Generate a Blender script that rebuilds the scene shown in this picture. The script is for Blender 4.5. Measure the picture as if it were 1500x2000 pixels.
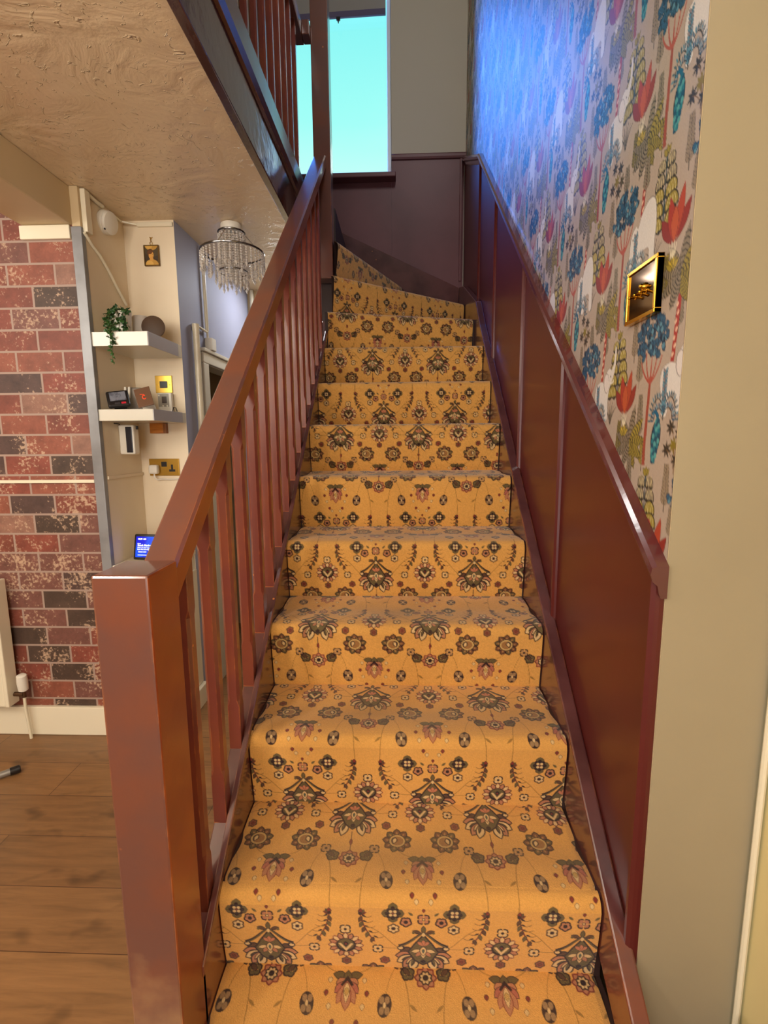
import bpy, bmesh, math, random
import numpy as np
from mathutils import Vector, Matrix
random.seed(4); rng = np.random.default_rng(7)
for o in list(bpy.data.objects): bpy.data.objects.remove(o)
COL = bpy.context.scene.collection
SC = bpy.context.scene
PI = math.pi

# ------------------------------------------------------------------ camera
PITCH, YAW, ROLL, CZ, FPX = .1444, .0368, -.0083, 1.3295, 960.94
cy_, sy_ = math.cos(YAW), math.sin(YAW)
Fv = Vector((-sy_*math.cos(PITCH), cy_*math.cos(PITCH), -math.sin(PITCH)))
Rv = Vector((cy_, sy_, 0)); Uv = Rv.cross(Fv)
R2 = Rv*math.cos(ROLL)+Uv*math.sin(ROLL); U2 = Uv*math.cos(ROLL)-Rv*math.sin(ROLL)
cd = bpy.data.cameras.new('camera'); cam = bpy.data.objects.new('camera', cd); COL.objects.link(cam)
M = Matrix((R2, U2, -Fv)).transposed().to_4x4(); M.translation = Vector((0, 0, CZ)); cam.matrix_world = M
cd.sensor_fit = 'VERTICAL'; cd.sensor_height = 36; cd.lens = FPX/2000*36; cd.clip_start = .02
SC.camera = cam

# ------------------------------------------------------------------ sky, lamps, exposure
SC.view_settings.view_transform = 'Standard'; SC.view_settings.look = 'None'
SC.view_settings.gamma = 1; SC.view_settings.exposure = 0.35
try: SC.view_settings.use_curve_mapping = False
except Exception: pass
W = bpy.data.worlds.new('sky'); SC.world = W; W.use_nodes = True
nt = W.node_tree; nt.nodes.clear()
wo = nt.nodes.new('ShaderNodeOutputWorld'); bg = nt.nodes.new('ShaderNodeBackground')
tc = nt.nodes.new('ShaderNodeTexCoord'); sp = nt.nodes.new('ShaderNodeSeparateXYZ'); rp = nt.nodes.new('ShaderNodeValToRGB')
nt.links.new(tc.outputs['Generated'], sp.inputs[0]); nt.links.new(sp.outputs['Z'], rp.inputs[0])
nt.links.new(rp.outputs[0], bg.inputs[0]); nt.links.new(bg.outputs[0], wo.inputs[0])
rp.color_ramp.elements[0].position = .0; rp.color_ramp.elements[0].color = (.62, 1.0, .95, 1)
rp.color_ramp.elements[1].position = 1.0; rp.color_ramp.elements[1].color = (.6, 2.2, 9., 1)
for p, c in ((.42, (.56, .98, .9, 1)), (.50, (.34, .95, .88, 1)), (.62, (.22, .86, .86, 1)), (.70, (.3, 1.6, 6., 1))):
    e = rp.color_ramp.elements.new(p); e.color = c
bg.inputs[1].default_value = .9

def area(name, loc, target, sx, sy, power, color, portal=False, spread=PI):
    l = bpy.data.lights.new(name, 'AREA'); l.shape = 'RECTANGLE'; l.size = sx; l.size_y = sy; l.energy = power; l.color = color
    l.spread = spread
    o = bpy.data.objects.new(name, l); COL.objects.link(o); o.location = loc
    o.rotation_euler = (Vector(target)-Vector(loc)).to_track_quat('-Z', 'Y').to_euler()
    if portal: l.cycles.is_portal = True
    return o
area('hall_ceiling_light', (-.45, -.35, 2.28), (-.10, 1.1, .4), .9, .7, 16, (1, .95, .86))
area('front_room_fill', (-2.2, .2, 2.1), (-1.2, 2.2, 1.6), 1.2, .8, 24, (1, .95, .86))  # unseen fill, added to brighten the left side of the hall
area('entrance_fill', (-.3, -2.1, 1.2), (-.4, 1.5, 1.9), 1.4, 1.8, 30, (1, .97, .95))  # broad unseen fill added behind the camera, on the entrance side
area('landing_fill', (.26, .9, 4.75), (-.1, 3.75, 3.6), .5, .8, 22, (1, .97, .94))  # unseen fill, added to brighten the upstairs end wall
area('passage_fill', (-.70, 3.12, 2.325), (-.75, 3.05, 1.0), .25, .35, 7, (.90, .94, 1))  # fill added under the passage ceiling to lift its walls, no fitting
area('daylight_through_window', (-2.35, 5.8, 5.2), (.1, 3.2, 3.4), 1.3, 1.3, 300, (.05, .24, 1.0))
pl_ = bpy.data.lights.new('ceiling_fill', 'POINT'); pl_.energy = 34; pl_.color = (1, .92, .80); pl_.shadow_soft_size = .12  # unseen point light added behind the camera to brighten the hall ceiling
po_ = bpy.data.objects.new('ceiling_fill', pl_); COL.objects.link(po_); po_.location = (-1.3, -.5, 1.75)
area('window_portal', (-.55, 3.90, 3.78), (-.55, 2.0, 3.78), .95, 1.3, 0, (1, 1, 1), portal=True)

# ------------------------------------------------------------------ helpers
def lin(c):
    c = np.asarray(c, float)/255
    return np.where(c <= .04045, c/12.92, ((c+.055)/1.055)**2.4)
def rgb(*c): return (*[float(v) for v in lin(c)], 1)

def mat(name, col, rough=.5, metal=0, spec=.5, coat=0, coat_r=.1, bump=None, noise=None, emit=None, estr=1, transm=0, alpha=None, ior=None):
    m = bpy.data.materials.new(name); m.use_nodes = True; n = m.node_tree; b = n.nodes['Principled BSDF']
    b.inputs['Base Color'].default_value = col; b.inputs['Roughness'].default_value = rough; b.inputs['Metallic'].default_value = metal
    b.inputs['Specular IOR Level'].default_value = spec
    b.inputs['Coat Weight'].default_value = coat; b.inputs['Coat Roughness'].default_value = coat_r
    if transm: b.inputs['Transmission Weight'].default_value = transm
    if ior: b.inputs['IOR'].default_value = ior
    tcn = n.nodes.new('ShaderNodeTexCoord')
    if noise:  # (scale, colour2, low, high[, stretch])
        t = n.nodes.new('ShaderNodeTexNoise'); t.inputs['Scale'].default_value = noise[0]; t.inputs['Detail'].default_value = 6
        mp = n.nodes.new('ShaderNodeMapping'); n.links.new(tcn.outputs['Object'], mp.inputs[0]); n.links.new(mp.outputs[0], t.inputs[0])
        if len(noise) > 4: mp.inputs['Scale'].default_value = noise[4]
        r = n.nodes.new('ShaderNodeMapRange'); r.inputs[1].default_value = noise[2]; r.inputs[2].default_value = noise[3]
        mx = n.nodes.new('ShaderNodeMix'); mx.data_type = 'RGBA'; mx.inputs[6].default_value = col; mx.inputs[7].default_value = noise[1]
        n.links.new(t.outputs[0], r.inputs[0]); n.links.new(r.outputs[0], mx.inputs[0]); n.links.new(mx.outputs[2], b.inputs['Base Color'])
    if bump:   # (scale, strength, distance)
        t = n.nodes.new('ShaderNodeTexNoise'); t.inputs['Scale'].default_value = bump[0]; t.inputs['Detail'].default_value = 5
        n.links.new(tcn.outputs['Object'], t.inputs[0])
        bp = n.nodes.new('ShaderNodeBump'); bp.inputs['Strength'].default_value = bump[1]; bp.inputs['Distance'].default_value = bump[2]
        n.links.new(t.outputs[0], bp.inputs['Height']); n.links.new(bp.outputs[0], b.inputs['Normal'])
        if coat: n.links.new(bp.outputs[0], b.inputs['Coat Normal'])
    if emit: b.inputs['Emission Color'].default_value = emit; b.inputs['Emission Strength'].default_value = estr
    return m

def obj(name, bm, m, parent=None, smooth=False):
    me = bpy.data.meshes.new(name); bmesh.ops.recalc_face_normals(bm, faces=bm.faces[:]); bm.to_mesh(me); bm.free()
    if smooth:
        for p in me.polygons: p.use_smooth = True
        try: me.set_sharp_from_angle(angle=math.radians(40))
        except Exception: pass
    for mm in (m if isinstance(m, (list, tuple)) else [m]): me.materials.append(mm)
    o = bpy.data.objects.new(name, me); COL.objects.link(o)
    if parent: o.parent = parent; o.matrix_parent_inverse = Matrix.Translation(-parent.location) if parent.type == 'EMPTY' and parent.parent is None and parent.rotation_euler[:] == (0, 0, 0) else parent.matrix_basis.inverted()
    return o
def tag(o, label=None, cat=None, group=None, kind=None):
    if label: o['label'] = label
    if cat: o['category'] = cat
    if group: o['group'] = group
    if kind: o['kind'] = kind
    return o
def thing(name, label, cat, loc=(0, 0, 0), group=None):
    o = bpy.data.objects.new(name, None); COL.objects.link(o); o.location = loc; o.empty_display_size = .05
    return tag(o, label, cat, group)
def struct(name, bm, m, label, smooth=False): return tag(obj(name, bm, m, None, smooth), label, 'part of the room', None, 'structure')

def NB(): return bmesh.new()
def box(bm, x0, x1, y0, y1, z0, z1, bev=0, seg=2, mi=0):
    r = bmesh.ops.create_cube(bm, size=1); vs = r['verts']
    for v in vs: v.co = Vector(((x0+x1)/2+v.co.x*(x1-x0), (y0+y1)/2+v.co.y*(y1-y0), (z0+z1)/2+v.co.z*(z1-z0)))
    fs = set(f for v in vs for f in v.link_faces)
    for f in fs: f.material_index = mi
    if bev:
        es = list(set(e for v in vs for e in v.link_edges))
        bmesh.ops.bevel(bm, geom=es, offset=bev, segments=seg, affect='EDGES', profile=.5)
    return vs
def bx(x0, x1, y0, y1, z0, z1, bev=0, seg=2):
    b = NB(); box(b, x0, x1, y0, y1, z0, z1, bev, seg); return b
def prism(bm, poly, axis, a, b, bev=0, mi=0):
    """extrude a 2-D polygon; axis 'X': poly is (y,z); 'Y': (x,z); 'Z': (x,y)"""
    def P(p, t): return {'X': (t, p[0], p[1]), 'Y': (p[0], t, p[1]), 'Z': (p[0], p[1], t)}[axis]
    va = [bm.verts.new(P(p, a)) for p in poly]; vb = [bm.verts.new(P(p, b)) for p in poly]; n = len(poly)
    fs = [bm.faces.new(va), bm.faces.new(vb[::-1])]
    for i in range(n): fs.append(bm.faces.new((va[i], vb[i], vb[(i+1) % n], va[(i+1) % n])))
    for f in fs: f.material_index = mi
    if bev:
        bmesh.ops.recalc_face_normals(bm, faces=fs)
        bmesh.ops.bevel(bm, geom=list(set(e for v in va+vb for e in v.link_edges)), offset=bev, segments=2, affect='EDGES', profile=.5)
def tube(bm, pts, r, n=10, closed=False, mi=0, cap=True):
    pts = [Vector(p) for p in pts]; rings = []; N = len(pts); up = None
    for i, p in enumerate(pts):
        if closed: t = pts[(i+1) % N]-pts[i-1]
        else: t = pts[min(i+1, N-1)]-pts[max(i-1, 0)]
        t.normalize()
        if up is None: up = t.orthogonal().normalized()
        up = (up-t*up.dot(t)).normalized(); sd = t.cross(up); rr = r[i] if isinstance(r, (list, tuple)) else r
        rings.append([bm.verts.new(p+(up*math.cos(2*PI*k/n)+sd*math.sin(2*PI*k/n))*rr) for k in range(n)])
    fs = []
    for i in range(N if closed else N-1):
        a, b = rings[i], rings[(i+1) % N]
        for k in range(n): fs.append(bm.faces.new((a[k], a[(k+1) % n], b[(k+1) % n], b[k])))
    if cap and not closed: fs.append(bm.faces.new(rings[0][::-1])); fs.append(bm.faces.new(rings[-1]))
    for f in fs: f.material_index = mi
def lathe(bm, prof, c=(0, 0, 0), axis=(0, 0, 1), n=32, mi=0):
    q = Vector((0, 0, 1)).rotation_difference(Vector(axis)); c = Vector(c); rings = []
    for r, z in prof: rings.append([bm.verts.new(c+q @ Vector((max(r, 1e-5)*math.cos(2*PI*k/n), max(r, 1e-5)*math.sin(2*PI*k/n), z))) for k in range(n)])
    for a, b in zip(rings, rings[1:]):
        for k in range(n):
            f = bm.faces.new((a[k], a[(k+1) % n], b[(k+1) % n], b[k])); f.material_index = mi
    f1 = bm.faces.new(rings[0][::-1]); f2 = bm.faces.new(rings[-1]); f1.material_index = f2.material_index = mi
def rbox(center, rot, sx, sy, sz, bev=.003, seg=3):
    b = NB(); box(b, -sx/2, sx/2, -sy/2, sy/2, -sz/2, sz/2, bev, seg)
    bmesh.ops.transform(b, matrix=Matrix.Translation(center) @ rot.to_4x4(), verts=b.verts[:]); return b

def grid_mesh(name, P, Cc, m, parent=None, flip=False, back=None):
    """P: (ny,nx,3) positions, Cc: (ny,nx,3) linear colours"""
    ny, nx = P.shape[:2]; me = bpy.data.meshes.new(name)
    me.vertices.add(ny*nx); me.vertices.foreach_set('co', P.reshape(-1).astype(np.float32))
    idx = np.arange(ny*nx).reshape(ny, nx)
    q = np.stack([idx[:-1, :-1], idx[:-1, 1:], idx[1:, 1:], idx[1:, :-1]], -1).reshape(-1, 4)
    if flip: q = q[:, ::-1]
    nf = len(q); me.loops.add(nf*4); me.loops.foreach_set('vertex_index', q.reshape(-1).astype(np.int32))
    me.polygons.add(nf); me.polygons.foreach_set('loop_start', (np.arange(nf)*4).astype(np.int32))
    me.polygons.foreach_set('loop_total', np.full(nf, 4, np.int32))
    me.polygons.foreach_set('use_smooth', np.ones(nf, bool))
    me.update(calc_edges=True); me.validate()
    ca = me.color_attributes.new('print', 'FLOAT_COLOR', 'POINT')
    buf = np.ones((ny*nx, 4), np.float32); buf[:, :3] = Cc.reshape(-1, 3); ca.data.foreach_set('color', buf.reshape(-1))
    me.materials.append(m); o = bpy.data.objects.new(name, me); COL.objects.link(o)
    if parent: o.parent = parent; o.matrix_parent_inverse = Matrix.Translation(-parent.location)
    return o
def print_mat(name, rough, spec=.5, coat=0, bump=None, sheen=0):
    m = mat(name, (1, 1, 1, 1), rough, 0, spec, coat, .3, bump); n = m.node_tree
    a = n.nodes.new('ShaderNodeVertexColor'); a.layer_name = 'print'
    n.links.new(a.outputs[0], n.nodes['Principled BSDF'].inputs['Base Color'])
    if sheen: n.nodes['Principled BSDF'].inputs['Sheen Weight'].default_value = sheen
    return m

# --------------------------------------------------------------- woven / printed pattern repeats
class Tile:
    def __init__(s, w, h, res, ground):
        s.w, s.h, s.r = w, h, res; s.nx, s.ny = round(w*res), round(h*res)
        s.a = np.empty((s.ny, s.nx, 3)); s.a[:] = lin(ground)
    def poly(s, p, c):
        p = np.asarray(p, float)*s.r; c = lin(c)
        x0, x1 = int(math.floor(p[:, 0].min())), int(math.ceil(p[:, 0].max()))+1
        y0, y1 = int(math.floor(p[:, 1].min())), int(math.ceil(p[:, 1].max()))+1
        X, Y = np.meshgrid(np.arange(x0, x1)+.5, np.arange(y0, y1)+.5)
        ins = np.zeros(X.shape, bool); q = np.roll(p, -1, 0)
        for (ax, ay), (bx_, by) in zip(p, q):
            if ay == by: continue
            ins ^= ((ay > Y) != (by > Y)) & (X < (bx_-ax)*(Y-ay)/(by-ay)+ax)
        ii, jj = np.nonzero(ins); s.a[(ii+y0) % s.ny, (jj+x0) % s.nx] = c
    def ell(s, x, y, rx, ry, c, rot=0, n=20):
        t = np.linspace(0, 2*PI, n, endpoint=False); a, b = rx*np.cos(t), ry*np.sin(t)
        s.poly(np.stack([x+a*math.cos(rot)-b*math.sin(rot), y+a*math.sin(rot)+b*math.cos(rot)], -1), c)
    def petal(s, x, y, ang, L, w, c, out=None, o=.0018, pw=.8):
        """leaf from (x,y) pointing at ang (0 = +v/down, positive towards +u)"""
        if out is not None: s.petal(x-math.sin(ang)*o, y-math.cos(ang)*o, ang, L+2*o, w+2*o, out, None, 0, pw)
        t = np.linspace(0, 1, 12); hw = w/2*np.sin(PI*t**pw); d = np.array([math.sin(ang), math.cos(ang)]); n = np.array([d[1], -d[0]])
        A = np.array([x, y])+np.outer(t*L, d)
        s.poly(np.concatenate([A+np.outer(hw, n), (A-np.outer(hw, n))[::-1]]), c)
    def line(s, pts, w, c):
        pts = np.asarray(pts, float); n = len(pts); w = np.full(n, w) if np.isscalar(w) else np.asarray(w)
        d = np.gradient(pts, axis=0); d /= np.linalg.norm(d, axis=1)[:, None]+1e-9; nn = np.stack([d[:, 1], -d[:, 0]], -1)
        s.poly(np.concatenate([pts+nn*w[:, None]/2, (pts-nn*w[:, None]/2)[::-1]]), c)
    def curve(s, pts, w, c, n=16):
        """smooth quadratic/cubic Bezier through control points"""
        P = [np.array(p, float) for p in pts]; t = np.linspace(0, 1, n)[:, None]
        while len(P) > 1: P = [a*(1-t)+b*t if not isinstance(a, list) else 0 for a, b in zip(P, P[1:])]
        ww = np.linspace(w[0], w[1], n) if isinstance(w, tuple) else w
        s.line(P[0], ww, c)
    def soften(s, k=1):
        for _ in range(k):
            a = s.a; s.a = (a*2+np.roll(a, 1, 0)+np.roll(a, -1, 0)+np.roll(a, 1, 1)+np.roll(a, -1, 1))/6
    def sample(s, u, v):
        x = (np.mod(u, s.w)*s.r-.5); y = (np.mod(v, s.h)*s.r-.5); xi = np.floor(x).astype(int); yi = np.floor(y).astype(int)
        fx = (x-xi)[..., None]; fy = (y-yi)[..., None]; a = s.a; X0, X1, Y0, Y1 = xi % s.nx, (xi+1) % s.nx, yi % s.ny, (yi+1) % s.ny
        return (a[Y0, X0]*(1-fx)+a[Y0, X1]*fx)*(1-fy)+(a[Y1, X0]*(1-fx)+a[Y1, X1]*fx)*fy

# ---- carpet repeat: 0.325 wide, 0.69 long, half drop
CP, CH = .329, .345
CT = Tile(CP, 2*CH, 2000, (214, 156, 78))
DK, OL, CR, RD, BR, PK = (44, 22, 24), (98, 82, 48), (214, 178, 122), (122, 44, 36), (88, 58, 38), (178, 116, 80)
VN = (150, 108, 48)
def flower(T, x, y, r, n, fill, core, out=DK, rot=0, core_r=.35, w=None):
    w = w or (1.5 if n > 4 else 2.0)*r*math.sin(PI/n)
    for k in range(n): T.petal(x, y, rot+2*PI*k/n, r+.0018, w+.0022, out, None, 0, 1.7)
    for k in range(n): T.petal(x, y, rot+2*PI*k/n, r-.0016, max(w-.0022, .002), fill, None, 0, 1.7)
    T.ell(x, y, r*core_r+.001, r*core_r+.001, out); T.ell(x, y, r*core_r-.0005, r*core_r-.0005, core)
def small(T, x, y, r=.011, fill=CR, core=DK, rot=PI/4): flower(T, x, y, r, 4, fill, core, DK, rot, .2, r*.95)
def unit(T, c, v):
    o = c+CP/2
    # vines
    for sg in (-1, 1):
        T.curve([(c+sg*.045, v-.01), (c+sg*.075, v-.03), (c+sg*.08, v-.06), (c+sg*.12, v-.075)], .0016, VN)
        T.curve([(o+sg*.02, v+.11), (o+sg*.045, v+.105), (o+sg*.06, v+.09), (o+sg*.06, v+.07)], .0014, VN)
        T.curve([(c+sg*.052, v+.10), (c+sg*.03, v+.15), (c+sg*.034, v+.20), (c+sg*.03, v+.24)], .0018, VN)
        T.petal(c+sg*.034, v+.165, sg*-.9, .02, .006, VN)
        T.curve([(c+sg*.056, v+.088), (c+sg*.075, v+.105), (c+sg*.083, v+.15)], .0012, VN)
        T.curve([(c+sg*.05, v+.31), (c+sg*.07, v+.335), (c+sg*.11, v+.33)], .0014, VN)
    # palmette with pagoda top
    for sg in (-1, 1):
        for a, L, w, f in ((1.95, .038, .021, BR), (1.45, .045, .020, PK), (1.05, .048, .020, CR), (.62, .050, .020, PK), (.25, .050, .018, CR)):
            T.petal(c+sg*.013, v+.002, sg*a, L, w, f, DK, .0032, 1.5)
            T.petal(c+sg*.016, v+.004, sg*a, L*.74, w*.5, DK, None, 0, 1.5); T.petal(c+sg*.018, v+.006, sg*a, L*.6, w*.26, OL if f is CR else CR, None, 0, 1.5)
        T.ell(c+sg*.047, v-.016, .0085, .0075, DK); T.ell(c+sg*.048, v-.016, .005, .0042, CR)
        T.curve([(c+sg*.002, v-.06), (c+sg*.018, v-.048), (c+sg*.03, v-.028), (c+sg*.052, v-.022)], (.005, .008), DK)
        T.curve([(c+sg*.004, v-.058), (c+sg*.018, v-.046), (c+sg*.03, v-.027), (c+sg*.048, v-.021)], .003, OL)
        T.petal(c+sg*.002, v-.058, sg*1.9, .022, .008, BR, DK, .0014, 1.3)
        T.ell(c+sg*.021, v-.060, .0035, .0035, OL)
    T.poly([(c-.034, v-.005), (c-.02, v-.03), (c, v-.058), (c+.02, v-.03), (c+.034, v-.005), (c+.02, v+.022), (c, v+.036), (c-.02, v+.022)], DK)
    T.poly([(c-.030, v-.005), (c-.017, v-.028), (c, v-.052), (c+.017, v-.028), (c+.030, v-.005), (c+.017, v+.019), (c, v+.032), (c-.017, v+.019)], OL)
    for k in range(5): T.petal(c, v-.012, -1.3+k*.65, .026, .009, PK if k % 2 else CR, DK, .0012, 1.4)
    for k in range(3): T.petal(c, v-.022, 2.4+k*.74, .018, .008, (188, 116, 80), DK, .001, 1.4)
    T.petal(c, v-.020, 0, .026, .013, CR, DK, .002); T.petal(c, v-.015, 0, .015, .006, (78, 84, 70))
    T.ell(c, v+.024, .006, .006, DK); T.petal(c, v-.078, 0, .022, .008, OL, DK, .0015); T.ell(c, v-.055, .0035, .005, CR)
    T.line([(c, v+.04), (c, v+.07), (c, v+.1)], .0016, DK); T.petal(c, v+.06, 0, .02, .006, RD, DK, .001)
    # star under the palmette and its companions
    flower(T, c, v+.116, .023, 8, PK, DK, RD, 0, .3); flower(T, c, v+.116, .014, 8, CR, DK, DK, .39, .38)
    for sg in (-1, 1):
        small(T, c+sg*.056, v+.088, .0125, (176, 132, 84))
        flower(T, c+sg*.038, v+.108, .015, 5, OL, CR, DK, sg*.5, .3)
        T.petal(c+sg*.047, v+.098, -sg*.8, .02, .009, BR, DK, .0015)
        # sprigs of feathered leaves
        T.curve([(c+sg*.032, v+.232), (c+sg*.034, v+.26), (c+sg*.046, v+.29), (c+sg*.062, v+.312)], .003, RD)
        for k in range(5):
            t = k/4; px, py = c+sg*(.033+.024*t*t+.002), v+.245+.055*t
            T.petal(px, py, -sg*(.35-.6*t) if False else sg*(.95-.2*t)*-.4, .016, .007, OL if k % 2 else BR, DK, .0012)
            T.petal(px, py-.004, sg*1.1, .012, .0045, DK)
            T.curve([(px+sg*.004, py), (px+sg*.016, py+.004), (px+sg*.022, py-.003)], .0013, BR)
        for k in range(3): T.petal(c+sg*.032, v+.237, sg*(2.0+k*.6)-sg*.2, .013, .008, RD if k != 1 else OL, DK, .0012)
        T.ell(c+sg*.032, v+.237, .004, .004, DK)
        # rosettes
        X, Y = o+sg*.056, v+.064
        for k in range(9):
            a = k*2*PI/9+sg*.3; T.petal(X+.016*math.sin(a), Y+.014*math.cos(a), a, .017, .013, (112, 70, 44) if k % 3 else OL, DK, .0028, 1.2); T.petal(X+.020*math.sin(a), Y+.018*math.cos(a), a, .008, .004, (170, 120, 70))
        T.ell(X, Y, .0205, .0185, DK); T.ell(X, Y, .0185, .0165, (196, 160, 96)); T.ell(X, Y, .0145, .0125, (150, 104, 58))
        T.petal(X+sg*.004, Y-.011, sg*.3, .021, .015, DK); T.petal(X+sg*.004, Y-.008, sg*.3, .015, .008, CR)
        flower(T, o+sg*.083, v+.022, .0105, 6, (140, 70, 48), RD, BR, .2)
        small(T, o+sg*.068, v-.012, .012, CR)
        # oval buds, diamonds
        T.ell(o+sg*.079, v+.168, .0145, .0205, DK, sg*.2); 
        for k in range(4): T.ell(o+sg*.079+(.0055 if k % 2 else -.0055), v+.168+(.009 if k > 1 else -.009), .0052, .0068, (150, 116, 78), sg*.2)
        T.ell(o+sg*.079, v+.168, .003, .005, CR)
        X, Y = o+sg*.064, v+.235
        for k in range(4): T.petal(X, Y, k*PI/2, .0235, .019, OL, BR, .001, 1.7)
        for a in range(8): T.ell(X+.0125*math.cos(a*PI/4), Y+.0125*math.sin(a*PI/4), .0045, .0045, DK)
        T.ell(X, Y, .0125, .0125, DK)
        for a in range(4): T.ell(X+.0066*math.cos(a*PI/2+.785), Y+.0066*math.sin(a*PI/2+.785), .0036, .0036, CR)
        T.ell(X, Y, .002, .002, RD)
        # dots round the cone
        for dx, dy, f in ((.036, .125, CR), (.042, .149, RD), (.034, .172, CR), (.024, .198, RD), (.015, .209, CR)):
            T.petal(o+sg*dx, v+dy-.005, 0, .011, .008, f, BR if f is CR else DK, .001)
        # side flowers above the next palmette
        flower(T, o+sg*.037, v+CH-.088, .0125, 5, PK, DK, DK, 0, .3)
        flower(T, o+sg*.063, v+CH-.070, .0125, 6, CR, DK, BR, 0, .3)
        T.petal(o+sg*.022, v+CH-.105, sg*2.3, .014, .006, OL)
    T.petal(o, v+.222, 0, .009, .006, RD, DK, .0008)
    small(T, o, v+CH-.096, .014, PK, CR)
    # medallion flower of the other column
    y = v-.02
    for k in range(16): T.petal(o+.018*math.sin(k*PI/8), y+.016*math.cos(k*PI/8), k*PI/8, .0185, .0088, PK if k % 2 else CR, DK if k % 2 else RD, .0024, 1.3)
    T.ell(o, y, .0215, .020, DK); T.ell(o, y-.002, .0175, .0155, OL)
    T.poly([(o-.016, y-.004), (o, y+.018), (o+.016, y-.004), (o+.011, y-.006), (o, y+.009), (o-.011, y-.006)], CR)
    T.petal(o, y-.011, 0, .016, .010, DK); T.ell(o, y-.003, .0025, .0025, RD)
    T.line([(o, y+.03), (o, y+.05)], .0014, DK); flower(T, o, y+.047, .0105, 6, (130, 70, 50), RD, BR); small(T, o, y-.045, .0125, CR)
    # pine cone
    y = v+.118
    T.petal(o, y, PI/2+.15, .031, .015, OL, DK, .0018, 1.1); T.petal(o, y, -PI/2-.15, .031, .015, OL, DK, .0018, 1.1); T.petal(o, y+.008, PI, .02, .016, OL, DK, .0016)
    for sg in (-1, 1):
        for k, (a, L) in enumerate(((1.15, .025), (.78, .035), (.42, .045))): T.petal(o, y+.004+k*.002, sg*a, L, .014, (170, 96, 76) if k % 2 else PK, DK if k < 2 else RD, .0016, 1.4)
    T.petal(o, y+.008, 0, .052, .019, PK, RD, .0018, 1.3); T.petal(o, y+.012, 0, .036, .012, CR, BR, .0012)
    T.poly([(o-.014, y+.016), (o, y-.002), (o+.014, y+.016), (o+.010, y+.019), (o, y+.008), (o-.010, y+.019)], DK); T.petal(o, y+.022, 0, .014, .009, (190, 150, 80), OL, .001)
unit(CT, .1325, 0); unit(CT, .1325+CP/2, CH); CT.soften(1)

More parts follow.
